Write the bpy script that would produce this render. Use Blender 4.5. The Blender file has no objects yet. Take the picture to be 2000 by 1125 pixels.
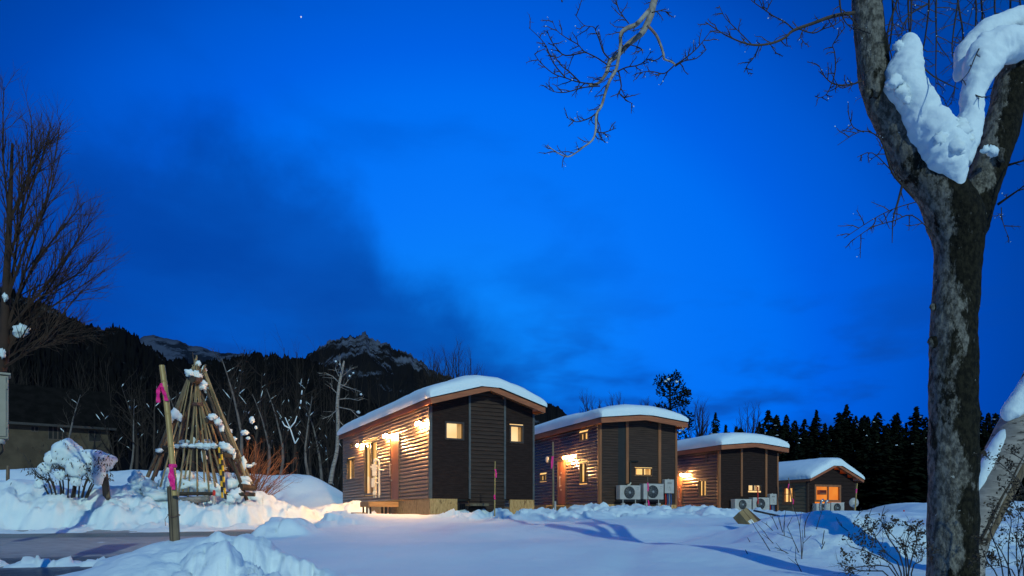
import bpy, math, random
import numpy as np
from mathutils import Vector, Matrix, noise as mnoise, Quaternion

scene = bpy.context.scene
COL = scene.collection
R = math.radians
F, HZ, EYE = 1333.33, 1005.0, 1.5          # focal length and horizon row in photo pixels, camera height in metres

# ---------------------------------------------------------------- camera, sky, sun, exposure
cam_data = bpy.data.cameras.new('camera')
cam_data.sensor_width = 36.0
cam_data.lens = 36.0 * F / 2000.0
cam_data.shift_y = (HZ - 562.5) / 2000.0
cam_data.clip_start, cam_data.clip_end = 0.1, 20000.0
cam = bpy.data.objects.new('camera', cam_data)
cam.location = (0, 0, EYE)
cam.rotation_euler = (R(90), 0, 0)
COL.objects.link(cam)
scene.camera = cam

scene.view_settings.view_transform = 'Standard'
scene.view_settings.look = 'None'
scene.view_settings.exposure = 0.0
scene.view_settings.gamma = 1.0
scene.view_settings.use_curve_mapping = False
scene.render.engine = 'CYCLES'
scene.cycles.use_denoising = True
scene.cycles.max_bounces = 5
scene.cycles.sample_clamp_indirect = 4.0

SUN_AZ, SUN_EL, SUN_E = -14.0, 23.0, 1.65     # lamp-like light from behind the camera's right shoulder
sd = bpy.data.lights.new('sun', 'SUN')
sd.energy = SUN_E
sd.angle = R(0.6)
sd.color = (0.76, 1.0, 0.84)
sun = bpy.data.objects.new('sun', sd)
ldir = Vector((math.sin(R(SUN_AZ)) * math.cos(R(SUN_EL)), math.cos(R(SUN_AZ)) * math.cos(R(SUN_EL)), -math.sin(R(SUN_EL))))
sun.rotation_euler = ldir.to_track_quat('-Z', 'Y').to_euler()
sun.location = (-10, -20, 30)
COL.objects.link(sun)


def azel(px, py):
    a = math.atan((px - 1000) / F)
    return a, math.atan((HZ - py) / F * math.cos(a))


def build_world():
    w = bpy.data.worlds.new('World')
    scene.world = w
    w.use_nodes = True
    nt = w.node_tree
    nt.nodes.clear()
    N = nt.nodes.new
    L = nt.links.new

    def math_(op, a, b=None, c=None, clamp=False):
        n = N('ShaderNodeMath'); n.operation = op; n.use_clamp = clamp
        for i, v in enumerate((a, b, c)):
            if v is None: continue
            if isinstance(v, (int, float)): n.inputs[i].default_value = v
            else: L(v, n.inputs[i])
        return n.outputs[0]

    def ramp(fac, stops, interp='LINEAR'):
        n = N('ShaderNodeValToRGB'); n.color_ramp.interpolation = interp
        e = n.color_ramp.elements
        while len(e) > 1: e.remove(e[-1])
        for i, (p, c) in enumerate(stops):
            el = e[0] if i == 0 else e.new(p)
            el.position = p
            if isinstance(c, (int, float)): c = (c, c, c)
            el.color = (*c, 1)
        L(fac, n.inputs[0])
        return n.outputs[0]

    def smooth(x, a, b):
        n = N('ShaderNodeMapRange'); n.interpolation_type = 'SMOOTHSTEP'
        n.inputs['From Min'].default_value = a; n.inputs['From Max'].default_value = b
        L(x, n.inputs['Value'])
        return n.outputs['Result']

    def noise(vec, scale, detail, rough=0.5, dist=0.0):
        n = N('ShaderNodeTexNoise'); n.inputs['Scale'].default_value = scale
        n.inputs['Detail'].default_value = detail; n.inputs['Roughness'].default_value = rough
        n.inputs['Distortion'].default_value = dist
        L(vec, n.inputs['Vector'])
        return n.outputs[0]

    def mix(fac, a, b, mode='MIX'):
        n = N('ShaderNodeMix'); n.data_type = 'RGBA'; n.blend_type = mode
        for s, v in ((0, fac), (6, a), (7, b)):
            if isinstance(v, (int, float)): n.inputs[s].default_value = v
            elif isinstance(v, tuple): n.inputs[s].default_value = (*v, 1)
            else: L(v, n.inputs[s])
        return n.outputs[2]

    tc = N('ShaderNodeTexCoord')
    sep = N('ShaderNodeSeparateXYZ'); L(tc.outputs['Generated'], sep.inputs[0])
    az = math_('ARCTAN2', sep.outputs[0], sep.outputs[1])
    el = math_('ARCSINE', sep.outputs[2])
    # blue-hour glow: brightest low above the cabins, deepening with angular distance from there, then raised greener out of view as added fill on the snow
    da = math_('ADD', az, R(4)); de = math_('MULTIPLY', math_('SUBTRACT', el, R(12)), 1.3)
    dist = math_('SQRT', math_('ADD', math_('MULTIPLY', da, da), math_('MULTIPLY', de, de)))
    stops = [(0, (0.004, 0.245, 0.96)), (8, (0.003, 0.22, 0.96)), (16, (0.002, 0.185, 0.955)), (25, (0.0, 0.155, 0.89)), (29, (0.0, 0.118, 0.78)),
             (34, (0.0, 0.095, 0.63)), (38, (0.0, 0.066, 0.47)), (42, (0.0, 0.052, 0.36)), (50, (0.0, 0.056, 0.32)), (70, (0.0, 0.095, 0.38)), (180, (0.0, 0.11, 0.40))]
    base = ramp(math_('DIVIDE', dist, R(180), clamp=True), [(d / 180, c) for d, c in stops])
    # wispy clouds
    mp = N('ShaderNodeMapping'); mp.inputs['Scale'].default_value = (1.0, 1.0, 2.6); mp.inputs['Rotation'].default_value = (0, R(-14), 0)
    L(tc.outputs['Generated'], mp.inputs[0])
    n1 = noise(mp.outputs[0], 3.2, 5, 0.5, 0.15)
    n2 = noise(tc.outputs['Generated'], 6.0, 5, 0.55, 0.3)
    n3 = noise(mp.outputs[0], 6.0, 4, 0.5, 0.15)
    n4 = noise(tc.outputs['Generated'], 17.0, 4, 0.6, 0.2)
    # big dark bank on the left; its upper edge as elevation over azimuth
    edge = [(-400, 200), (0, 225), (60, 262), (120, 285), (280, 282), (450, 288), (560, 320), (640, 362), (715, 430), (752, 510), (850, 572), (930, 640), (1010, 735), (1100, 900), (1200, 1010)]
    stops = []
    for px, py in edge:
        a, b = azel(px, py)
        stops.append(((a + 1.2) / 2.4, b))
    et = ramp(math_('DIVIDE', math_('ADD', az, 1.2), 2.4, clamp=True), stops)
    d = math_('SUBTRACT', el, et)
    d = math_('ADD', d, math_('ADD', math_('MULTIPLY', math_('SUBTRACT', n2, 0.5), 0.15), math_('MULTIPLY', math_('SUBTRACT', n4, 0.5), 0.06)))
    bank = math_('SUBTRACT', 1.0, smooth(d, -0.07, 0.07))
    bank = math_('MULTIPLY', bank, math_('ADD', 0.42, math_('MULTIPLY', n1, 0.75)))
    base = mix(bank, base, (0.001, 0.050, 0.33))
    # low streaks everywhere near the horizon
    low = math_('SUBTRACT', 1.0, smooth(el, R(9), R(21)))
    wisp = math_('MULTIPLY', smooth(n3, 0.42, 0.62), low)
    base = mix(math_('MULTIPLY', wisp, 0.7), base, (0.003, 0.06, 0.36))
    high = math_('MULTIPLY', smooth(n1, 0.50, 0.72), 0.28)
    base = mix(high, base, (0.0, 0.06, 0.42))
    bg = N('ShaderNodeBackground'); L(base, bg.inputs[0]); bg.inputs[1].default_value = 1.0
    out = N('ShaderNodeOutputWorld'); L(bg.outputs[0], out.inputs[0])


build_world()


# ---------------------------------------------------------------- helpers
def P(px, py, d):
    """the point that the photo shows at pixel (px, py), d metres in front of the camera plane"""
    return Vector(((px - 1000) / F * d, d, EYE + (HZ - py) / F * d))


def X(px, d):
    return (px - 1000) / F * d


def _hash(ix, iy, seed):
    h = (ix.astype(np.int64) * 374761393 + iy.astype(np.int64) * 668265263 + seed * 974711) & 0x7fffffff
    h = ((h ^ (h >> 13)) * 1274126177) & 0x7fffffff
    h = ((h ^ (h >> 16)) * 1103515245) & 0x7fffffff
    return ((h ^ (h >> 15)) & 0xffff) / 65535.0


def vnoise(x, y, seed=0):
    ix, iy = np.floor(x), np.floor(y)
    fx, fy = x - ix, y - iy
    fx = fx * fx * fx * (fx * (fx * 6 - 15) + 10); fy = fy * fy * fy * (fy * (fy * 6 - 15) + 10)
    a, b = _hash(ix, iy, seed), _hash(ix + 1, iy, seed)
    c, d = _hash(ix, iy + 1, seed), _hash(ix + 1, iy + 1, seed)
    return (a * (1 - fx) + b * fx) * (1 - fy) + (c * (1 - fx) + d * fx) * fy


def fbm(x, y, seed=0, octaves=4, gain=0.5):
    t, a, n = 0.0, 1.0, 0.0
    for o in range(octaves):
        t = t + a * (vnoise(x * 2 ** o + 17.3 * o, y * 2 ** o - 9.1 * o, seed + o) - 0.5); n += a; a *= gain
    return t / n * 2


def lumps(x, y, seed=0):
    """rounded clods: 0..1"""
    ix, iy = np.floor(x), np.floor(y)
    best = np.zeros_like(x)
    for dx in (-1, 0, 1):
        for dy in (-1, 0, 1):
            cx, cy = ix + dx, iy + dy
            px = cx + 0.15 + 0.7 * _hash(cx, cy, seed); py = cy + 0.15 + 0.7 * _hash(cx, cy, seed + 7)
            r = 0.35 + 0.55 * _hash(cx, cy, seed + 13)
            q = 1 - ((x - px) ** 2 + (y - py) ** 2) / (r * r)
            best = np.maximum(best, np.sqrt(np.maximum(q, 0)) * r)
    return best


def S(a, b, v):
    t = np.clip((v - a) / (b - a), 0, 1)
    return t * t * (3 - 2 * t)


def tag(o, label=None, cat=None, group=None, kind=None):
    if label: o['label'] = label
    if cat: o['category'] = cat
    if group: o['group'] = group
    if kind: o['kind'] = kind
    return o


def thing(name, label, cat, loc=(0, 0, 0), rz=0.0, group=None):
    o = bpy.data.objects.new(name, None)
    o.empty_display_size = 0.2
    COL.objects.link(o)
    o.location = loc
    o.rotation_euler = (0, 0, rz)
    return tag(o, label, cat, group)


def children(o):
    return list(o.children)


def copy_tree(o, parent=None):
    c = o.copy()
    COL.objects.link(c)
    if parent is not None: c.parent = parent
    for ch in children(o):
        copy_tree(ch, c)
    return c


class MB:
    """collects polygons of one mesh"""
    def __init__(self):
        self.v, self.f, self.m = [], [], []

    def poly(self, pts, m=0):
        n = len(self.v)
        self.v += [tuple(p) for p in pts]
        self.f.append(tuple(range(n, n + len(pts)))); self.m.append(m)

    def hexa(self, c, m=0):
        """eight corners: bottom 0-3 counter-clockwise, top 4-7"""
        n = len(self.v)
        self.v += [tuple(p) for p in c]
        for q in ((3, 2, 1, 0), (4, 5, 6, 7), (0, 1, 5, 4), (1, 2, 6, 5), (2, 3, 7, 6), (3, 0, 4, 7)):
            self.f.append(tuple(n + i for i in q)); self.m.append(m)

    def box(self, x0, x1, y0, y1, z0, z1, m=0, fn=None):
        c = [(x0, y0, z0), (x1, y0, z0), (x1, y1, z0), (x0, y1, z0), (x0, y0, z1), (x1, y0, z1), (x1, y1, z1), (x0, y1, z1)]
        if fn: c = [fn(*p) for p in c]
        self.hexa(c, m)

    def tube(self, pts, rad, sides=6, m=0, cap=True, bump=0.0, freq=3.0, flat=1.0, crust=0.0):
        pts = [Vector(p) for p in pts]
        if isinstance(rad, (int, float)): rad = [rad] * len(pts)
        n0 = len(self.v)
        ref = None
        K = len(pts)
        for i, p in enumerate(pts):
            t = (pts[min(i + 1, K - 1)] - pts[max(i - 1, 0)])
            if t.length < 1e-9: t = Vector((0, 0, 1))
            t.normalize()
            if ref is None:
                ref = Vector((1, 0, 0)) if abs(t.x) < 0.8 else Vector((0, 1, 0))
            u = (ref - t * ref.dot(t)); u.normalize()
            w = t.cross(u); ref = u
            for k in range(sides):
                a = 2 * math.pi * k / sides
                dvec = u * math.cos(a) + w * math.sin(a) * flat
                q = p + dvec * rad[i]
                if bump:
                    q = q + dvec * (rad[i] * bump * (mnoise.noise(q * freq) + 0.5 * mnoise.noise(q * freq * 2.7) + crust * mnoise.noise(q * freq * 6.3)))
                self.v.append(tuple(q))
        for i in range(K - 1):
            for k in range(sides):
                a = n0 + i * sides + k; b = n0 + i * sides + (k + 1) % sides
                self.f.append((a, b, b + sides, a + sides)); self.m.append(m)
        if cap:
            self.f.append(tuple(n0 + k for k in reversed(range(sides)))); self.m.append(m)
            e = n0 + (K - 1) * sides
            self.f.append(tuple(e + k for k in range(sides))); self.m.append(m)

    def blob(self, c, r, m=0, seed=0, amp=0.25, nu=12, nv=8, freq=1.6):
        """a lumpy ellipsoid"""
        c = Vector(c)
        if isinstance(r, (int, float)): r = (r, r, r)
        n0 = len(self.v)
        so = Vector((seed * 3.17, seed * 1.31, seed * 7.7))
        def pt(th, ph):
            d = Vector((math.sin(th) * math.cos(ph), math.sin(th) * math.sin(ph), math.cos(th)))
            k = 1 + amp * (mnoise.noise(d * freq + so) + 0.5 * mnoise.noise(d * freq * 2.3 + so))
            return (c.x + d.x * r[0] * k, c.y + d.y * r[1] * k, c.z + d.z * r[2] * k)
        self.v.append(pt(0, 0))
        for i in range(1, nv):
            for k in range(nu):
                self.v.append(pt(math.pi * i / nv, 2 * math.pi * k / nu))
        self.v.append(pt(math.pi, 0))
        for k in range(nu):
            self.f.append((n0, n0 + 1 + k, n0 + 1 + (k + 1) % nu)); self.m.append(m)
        for i in range(nv - 2):
            for k in range(nu):
                a = n0 + 1 + i * nu + k; b = n0 + 1 + i * nu + (k + 1) % nu
                self.f.append((a, a + nu, b + nu, b)); self.m.append(m)
        e = n0 + 1 + (nv - 1) * nu; s = n0 + 1 + (nv - 2) * nu
        for k in range(nu):
            self.f.append((s + k, e, s + (k + 1) % nu)); self.m.append(m)

    def lathe(self, prof, c=(0, 0, 0), axis='Z', sides=16, m=0):
        """prof: list of (radius, height); axis Z, or Y (height runs along -y)"""
        n0 = len(self.v)
        for r, h in prof:
            for k in range(sides):
                a = 2 * math.pi * k / sides
                if axis == 'Z': q = (c[0] + r * math.cos(a), c[1] + r * math.sin(a), c[2] + h)
                else: q = (c[0] + r * math.cos(a), c[1] - h, c[2] + r * math.sin(a))
                self.v.append(q)
        for i in range(len(prof) - 1):
            for k in range(sides):
                a = n0 + i * sides + k; b = n0 + i * sides + (k + 1) % sides
                self.f.append((a, b, b + sides, a + sides)); self.m.append(m)
        self.f.append(tuple(n0 + k for k in reversed(range(sides)))); self.m.append(m)
        e = n0 + (len(prof) - 1) * sides
        self.f.append(tuple(e + k for k in range(sides))); self.m.append(m)

    def grid(self, pts, nu, nv, m=0, close_u=False):
        n0 = len(self.v)
        self.v += [tuple(p) for p in pts]
        for j in range(nv - 1):
            for i in range(nu if close_u else nu - 1):
                a = n0 + j * nu + i; b = n0 + j * nu + (i + 1) % nu
                self.f.append((a, b, b + nu, a + nu)); self.m.append(m)

    def build(self, name, mats, parent=None, smooth=False, bevel=0.0):
        me = bpy.data.meshes.new(name)
        me.from_pydata(self.v, [], self.f)
        mats = mats if isinstance(mats, (list, tuple)) else [mats]
        for mt in mats: me.materials.append(mt)
        if len(mats) > 1: me.polygons.foreach_set('material_index', self.m)
        if smooth: me.polygons.foreach_set('use_smooth', [True] * len(me.polygons))
        me.update()
        o = bpy.data.objects.new(name, me)
        COL.objects.link(o)
        if parent is not None: o.parent = parent
        if bevel:
            b = o.modifiers.new('bevel', 'BEVEL'); b.width = bevel; b.segments = 2; b.limit_method = 'ANGLE'
        return o


# ---------------------------------------------------------------- materials
def material(name, color, rough=0.6, color2=None, scale=5.0, stretch=(1, 1, 1), detail=5, contrast=(0.35, 0.65), bump=0.0, bscale=20.0,
             metal=0.0, spec=0.5, coords='Object', emit=None, strength=0.0, third=None, third_at=(0.6, 0.68), third_scale=3.0, bdist=0.02):
    m = bpy.data.materials.new(name)
    m.use_nodes = True
    nt = m.node_tree
    b = nt.nodes['Principled BSDF']
    b.inputs['Base Color'].default_value = (*color, 1)
    b.inputs['Roughness'].default_value = rough
    b.inputs['Metallic'].default_value = metal
    b.inputs['Specular IOR Level'].default_value = spec
    N, L = nt.nodes.new, nt.links.new
    tc = N('ShaderNodeTexCoord')
    mp = N('ShaderNodeMapping'); mp.inputs['Scale'].default_value = stretch
    L(tc.outputs[coords], mp.inputs[0])

    def noise(sc, det=detail, r=0.6):
        n = N('ShaderNodeTexNoise'); n.inputs['Scale'].default_value = sc; n.inputs['Detail'].default_value = det
        n.inputs['Roughness'].default_value = r
        L(mp.outputs[0], n.inputs['Vector'])
        return n.outputs[0]

    def step(v, a, c):
        n = N('ShaderNodeMapRange'); n.interpolation_type = 'SMOOTHSTEP'
        n.inputs['From Min'].default_value = a; n.inputs['From Max'].default_value = c
        L(v, n.inputs['Value']); return n.outputs['Result']

    def mix(f, a, c):
        n = N('ShaderNodeMix'); n.data_type = 'RGBA'
        L(f, n.inputs[0])
        for s, v in ((6, a), (7, c)):
            if isinstance(v, tuple): n.inputs[s].default_value = (*v, 1)
            else: L(v, n.inputs[s])
        return n.outputs[2]
    if color2:
        c = mix(step(noise(scale), *contrast), color, color2)
        if third: c = mix(step(noise(third_scale, 6, 0.65), *third_at), c, third)
        L(c, b.inputs['Base Color'])
        if emit: L(c, b.inputs['Emission Color'])
    if emit:
        if not color2: b.inputs['Emission Color'].default_value = (*emit, 1)
        b.inputs['Emission Strength'].default_value = strength
    if bump:
        bp = N('ShaderNodeBump'); bp.inputs['Strength'].default_value = bump; bp.inputs['Distance'].default_value = bdist
        L(noise(bscale, 6), bp.inputs['Height']); L(bp.outputs[0], b.inputs['Normal'])
    return m


def glass_material(name):
    m = bpy.data.materials.new(name); m.use_nodes = True
    nt = m.node_tree; nt.nodes.clear()
    N, L = nt.nodes.new, nt.links.new
    t = N('ShaderNodeBsdfTransparent'); t.inputs[0].default_value = (0.96, 0.96, 0.96, 1)
    g = N('ShaderNodeBsdfGlossy'); g.inputs['Roughness'].default_value = 0.03
    fr = N('ShaderNodeFresnel'); fr.inputs[0].default_value = 1.45
    mx = N('ShaderNodeMixShader'); o = N('ShaderNodeOutputMaterial')
    L(fr.outputs[0], mx.inputs[0]); L(t.outputs[0], mx.inputs[1]); L(g.outputs[0], mx.inputs[2]); L(mx.outputs[0], o.inputs[0])
    return m


M = {}
def snow_material(name, scale, strength):
    m = material(name, (0.70, 0.82, 0.87), 0.8, (0.77, 0.86, 0.90), 0.8, spec=0.2)
    nt = m.node_tree; b = nt.nodes['Principled BSDF']; N, L = nt.nodes.new, nt.links.new
    tc = N('ShaderNodeTexCoord'); prev = None
    for sc, dist, det in ((scale, 0.035, 6), (scale * 4.5, 0.012, 5), (scale * 22, 0.003, 3)):
        n = N('ShaderNodeTexNoise'); n.inputs['Scale'].default_value = sc; n.inputs['Detail'].default_value = det; n.inputs['Roughness'].default_value = 0.62
        L(tc.outputs['Object'], n.inputs['Vector'])
        bp = N('ShaderNodeBump'); bp.inputs['Strength'].default_value = strength; bp.inputs['Distance'].default_value = dist
        L(n.outputs[0], bp.inputs['Height'])
        if prev: L(prev, bp.inputs['Normal'])
        prev = bp.outputs[0]
    L(prev, b.inputs['Normal'])
    return m


M['snow'] = snow_material('snow', 6.0, 0.5)
M['soft_snow'] = snow_material('soft_snow', 13.0, 0.24)
M['siding'] = material('siding', (0.13, 0.095, 0.07), 0.36, (0.19, 0.14, 0.105), 3.0, (1, 0.4, 6), bump=0.12, bscale=30.0, spec=0.55, bdist=0.004)
M['dark_siding'] = material('dark_siding', (0.024, 0.0145, 0.013), 0.8, (0.034, 0.021, 0.019), 4.0, (1, 1, 5), spec=0.08, bump=0.1, bscale=30.0, bdist=0.004)
M['brown_siding'] = material('brown_siding', (0.046, 0.029, 0.024), 0.6, (0.066, 0.042, 0.034), 4.0, (0.5, 0.5, 5), spec=0.12, bump=0.1, bscale=30.0, bdist=0.004)
M['wet_siding'] = material('wet_siding', (0.050, 0.033, 0.024), 0.24, (0.095, 0.064, 0.046), 2.5, (0.4, 0.4, 6), bump=0.4, bscale=16.0, spec=0.7, bdist=0.008)
M['tan_siding'] = material('tan_siding', (0.16, 0.10, 0.05), 0.5, (0.24, 0.15, 0.07), 3.0, (0.5, 0.5, 5), bump=0.1, bscale=25.0, bdist=0.004)
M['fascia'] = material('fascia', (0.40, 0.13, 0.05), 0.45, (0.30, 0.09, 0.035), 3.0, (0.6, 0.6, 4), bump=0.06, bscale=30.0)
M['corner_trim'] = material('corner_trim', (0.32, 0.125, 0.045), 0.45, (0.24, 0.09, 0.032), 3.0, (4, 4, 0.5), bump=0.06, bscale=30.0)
M['metal_strip'] = material('metal_strip', (0.085, 0.085, 0.085), 0.5, (0.12, 0.12, 0.118), 6.0, metal=0.3)
M['dark_metal'] = material('dark_metal', (0.02, 0.02, 0.022), 0.4, (0.03, 0.03, 0.03), 8.0, metal=0.4)
M['black_board'] = material('black_board', (0.006, 0.006, 0.006), 0.6, (0.01, 0.01, 0.01), 4.0)
M['window_frame'] = material('window_frame', (0.05, 0.036, 0.028), 0.4, (0.065, 0.046, 0.036), 6.0)
M['door'] = material('door', (0.24, 0.10, 0.055), 0.4, (0.19, 0.078, 0.042), 3.0, (6, 6, 0.5), bump=0.08, bscale=20.0)
M['steel'] = material('steel', (0.62, 0.58, 0.52), 0.28, (0.5, 0.48, 0.45), 12.0, metal=0.85)
M['white_plastic'] = material('white_plastic', (0.50, 0.47, 0.44), 0.45, (0.40, 0.375, 0.35), 3.0)
M['cream_pipe'] = material('cream_pipe', (0.74, 0.68, 0.56), 0.38, (0.6, 0.54, 0.43), 5.0)
M['osb'] = material('osb', (0.46, 0.23, 0.075), 0.7, (0.62, 0.36, 0.14), 16.0, (1.6, 1.6, 0.45), bump=0.2, bscale=25.0, third=(0.22, 0.10, 0.03), third_at=(0.56, 0.64), third_scale=11.0)
M['deck_wood'] = material('deck_wood', (0.42, 0.22, 0.08), 0.6, (0.3, 0.15, 0.05), 4.0, (0.5, 0.5, 6), bump=0.1, bscale=20.0)
M['glass'] = glass_material('glass')
M['room_wall'] = material('room_wall', (0.8, 0.62, 0.36), 0.8, (0.74, 0.55, 0.3), 2.0)
M['cupboard'] = material('cupboard', (0.12, 0.07, 0.035), 0.6, (0.18, 0.1, 0.05), 5.0)


def emitter(name, color, strength, c2=None, scale=1.5):
    m = bpy.data.materials.new(name); m.use_nodes = True
    nt = m.node_tree; nt.nodes.clear()
    N, L = nt.nodes.new, nt.links.new
    e = N('ShaderNodeEmission'); e.inputs[0].default_value = (*color, 1); e.inputs[1].default_value = strength
    o = N('ShaderNodeOutputMaterial'); L(e.outputs[0], o.inputs[0])
    if c2:
        tc = N('ShaderNodeTexCoord'); n = N('ShaderNodeTexNoise'); n.inputs['Scale'].default_value = scale; n.inputs['Detail'].default_value = 1
        L(tc.outputs['Object'], n.inputs['Vector'])
        mx = N('ShaderNodeMix'); mx.data_type = 'RGBA'; mx.inputs[6].default_value = (*color, 1); mx.inputs[7].default_value = (*c2, 1)
        mr = N('ShaderNodeMapRange'); mr.inputs['From Min'].default_value = 0.3; mr.inputs['From Max'].default_value = 0.7
        L(n.outputs[0], mr.inputs['Value']); L(mr.outputs[0], mx.inputs[0]); L(mx.outputs[2], e.inputs[0])
    return m


M['bulb'] = emitter('bulb', (1.0, 0.48, 0.155), 4200.0)
M['room_light'] = emitter('room_light', (1.0, 0.66, 0.26), 1.35, (1.0, 0.5, 0.13), 2.5)
M['pale_room_light'] = emitter('pale_room_light', (1.0, 0.72, 0.36), 1.25, (0.95, 0.55, 0.2), 2.0)
M['orange_room_light'] = emitter('orange_room_light', (1.0, 0.30, 0.03), 0.95, (0.9, 0.22, 0.02), 2.0)


def bark_material():
    m = bpy.data.materials.new('bark'); m.use_nodes = True
    nt = m.node_tree; b = nt.nodes['Principled BSDF']; N, L = nt.nodes.new, nt.links.new
    b.inputs['Roughness'].default_value = 0.9; b.inputs['Specular IOR Level'].default_value = 0.15
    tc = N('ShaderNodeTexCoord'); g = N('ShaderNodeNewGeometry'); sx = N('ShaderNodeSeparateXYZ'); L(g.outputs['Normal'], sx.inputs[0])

    def noise(sc, det, st=(1, 1, 1), r=0.6, dist=0.0):
        mp = N('ShaderNodeMapping'); mp.inputs['Scale'].default_value = st; L(tc.outputs['Object'], mp.inputs[0])
        n = N('ShaderNodeTexNoise'); n.inputs['Scale'].default_value = sc; n.inputs['Detail'].default_value = det; n.inputs['Roughness'].default_value = r; n.inputs['Distortion'].default_value = dist
        L(mp.outputs[0], n.inputs['Vector']); return n.outputs[0]

    def step(v, a, c):
        n = N('ShaderNodeMapRange'); n.interpolation_type = 'SMOOTHSTEP'; n.inputs['From Min'].default_value = a; n.inputs['From Max'].default_value = c
        L(v, n.inputs['Value']); return n.outputs['Result']

    def mix(f, a, c):
        n = N('ShaderNodeMix'); n.data_type = 'RGBA'; L(f, n.inputs[0])
        for s_, v in ((6, a), (7, c)):
            if isinstance(v, tuple): n.inputs[s_].default_value = (*v, 1)
            else: L(v, n.inputs[s_])
        return n.outputs[2]

    def mul_add(a, k, c):
        n = N('ShaderNodeMath'); n.operation = 'MULTIPLY_ADD'; L(a, n.inputs[0]); n.inputs[1].default_value = k
        if isinstance(c, (int, float)): n.inputs[2].default_value = c
        else: L(c, n.inputs[2])
        return n.outputs[0]
    fine = noise(26, 6, (1, 1, 0.6), 0.7)
    grey = mix(step(fine, 0.38, 0.64), (0.06, 0.055, 0.047), (0.25, 0.23, 0.195))
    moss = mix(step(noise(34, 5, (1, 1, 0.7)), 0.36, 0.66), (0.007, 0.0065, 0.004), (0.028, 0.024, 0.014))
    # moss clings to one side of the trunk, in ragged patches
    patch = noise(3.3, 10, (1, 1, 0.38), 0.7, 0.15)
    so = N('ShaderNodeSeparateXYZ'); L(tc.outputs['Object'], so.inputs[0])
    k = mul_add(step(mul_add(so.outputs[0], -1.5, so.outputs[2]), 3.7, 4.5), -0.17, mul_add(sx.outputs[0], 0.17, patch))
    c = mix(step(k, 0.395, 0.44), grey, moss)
    pl = noise(6.5, 7, (1, 1, 0.55), 0.66, 0.2)
    c = mix(step(pl, 0.60, 0.66), c, (0.15, 0.143, 0.13))
    c = mix(step(noise(15.0, 5, (1, 1, 1.4), 0.6), 0.70, 0.715), c, (0.44, 0.43, 0.39))
    L(c, b.inputs['Base Color'])
    h = mul_add(noise(55, 6, (1, 1, 0.5), 0.7), 0.35, mul_add(patch, 1.2, mul_add(noise(13, 5, (1, 1, 0.4)), 0.8, 0.0)))
    bp = N('ShaderNodeBump'); bp.inputs['Strength'].default_value = 1.0; bp.inputs['Distance'].default_value = 0.05
    L(h, bp.inputs['Height']); L(bp.outputs[0], b.inputs['Normal'])
    return m


def curtain_material():
    m = bpy.data.materials.new('curtain'); m.use_nodes = True
    nt = m.node_tree; nt.nodes.clear(); N, L = nt.nodes.new, nt.links.new
    d = N('ShaderNodeBsdfDiffuse'); d.inputs[0].default_value = (0.7, 0.58, 0.38, 1)
    t = N('ShaderNodeBsdfTranslucent'); t.inputs[0].default_value = (0.85, 0.66, 0.38, 1)
    x = N('ShaderNodeMixShader'); x.inputs[0].default_value = 0.7; o = N('ShaderNodeOutputMaterial')
    L(d.outputs[0], x.inputs[1]); L(t.outputs[0], x.inputs[2]); L(x.outputs[0], o.inputs[0])
    return m


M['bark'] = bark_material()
M['curtain'] = curtain_material()
M['pale_branch'] = material('pale_branch', (0.42, 0.38, 0.32), 0.8, (0.20, 0.16, 0.125), 9.0, bump=0.4, bscale=40.0, third=(0.3, 0.12, 0.09), third_at=(0.6, 0.66), third_scale=4.0)
M['twig'] = material('twig', (0.022, 0.017, 0.014), 0.8, (0.04, 0.03, 0.024), 10.0)
M['birch'] = material('birch', (0.34, 0.30, 0.27), 0.8, (0.21, 0.185, 0.165), 5.0, (1, 1, 3.5), bump=0.35, bscale=14.0, third=(0.05, 0.042, 0.038), third_at=(0.56, 0.62), third_scale=6.5, bdist=0.015)
M['wood_tree'] = material('wood_tree', (0.034, 0.028, 0.025), 0.95, (0.055, 0.045, 0.04), 3.0, spec=0.05)
M['pale_wood'] = material('pale_wood', (0.15, 0.135, 0.125), 0.85, (0.08, 0.07, 0.065), 3.0, third=(0.05, 0.04, 0.035), third_at=(0.6, 0.66))
M['far_twig'] = material('far_twig', (0.022, 0.018, 0.016), 0.95, (0.034, 0.027, 0.024), 3.0, spec=0.05)
M['needles'] = material('needles', (0.006, 0.009, 0.007), 0.95, (0.011, 0.015, 0.010), 0.6, spec=0.0)
M['rust_twig'] = material('rust_twig', (0.26, 0.10, 0.04), 0.9, (0.15, 0.06, 0.026), 3.0)
M['left_twig'] = material('left_twig', (0.045, 0.023, 0.016), 0.9, (0.026, 0.015, 0.011), 3.0)
M['bamboo'] = material('bamboo', (0.30, 0.225, 0.11), 0.5, (0.17, 0.125, 0.06), 5.0, (1, 1, 0.4), bump=0.15, bscale=20.0)
M['gold_bamboo'] = material('gold_bamboo', (0.48, 0.31, 0.10), 0.4, (0.34, 0.21, 0.065), 8.0, (1, 1, 0.3), bump=0.1, bscale=20.0)
M['log'] = material('log', (0.075, 0.055, 0.036), 0.8, (0.04, 0.03, 0.02), 5.0, (1, 1, 0.3), bump=0.4, bscale=20.0)
M['old_wood'] = material('old_wood', (0.19, 0.135, 0.08), 0.75, (0.10, 0.07, 0.042), 9.0, (3, 3, 0.35), bump=0.4, bscale=14.0, third=(0.06, 0.04, 0.025), third_at=(0.6, 0.68), third_scale=6.0)
M['end_grain'] = material('end_grain', (0.035, 0.025, 0.018), 0.85, (0.06, 0.045, 0.03), 12.0)
M['pink'] = material('pink', (0.95, 0.02, 0.26), 0.5, (0.8, 0.015, 0.2), 12.0, emit=None)
M['red'] = material('red', (0.65, 0.03, 0.02), 0.45, (0.5, 0.02, 0.015), 8.0)
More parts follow.
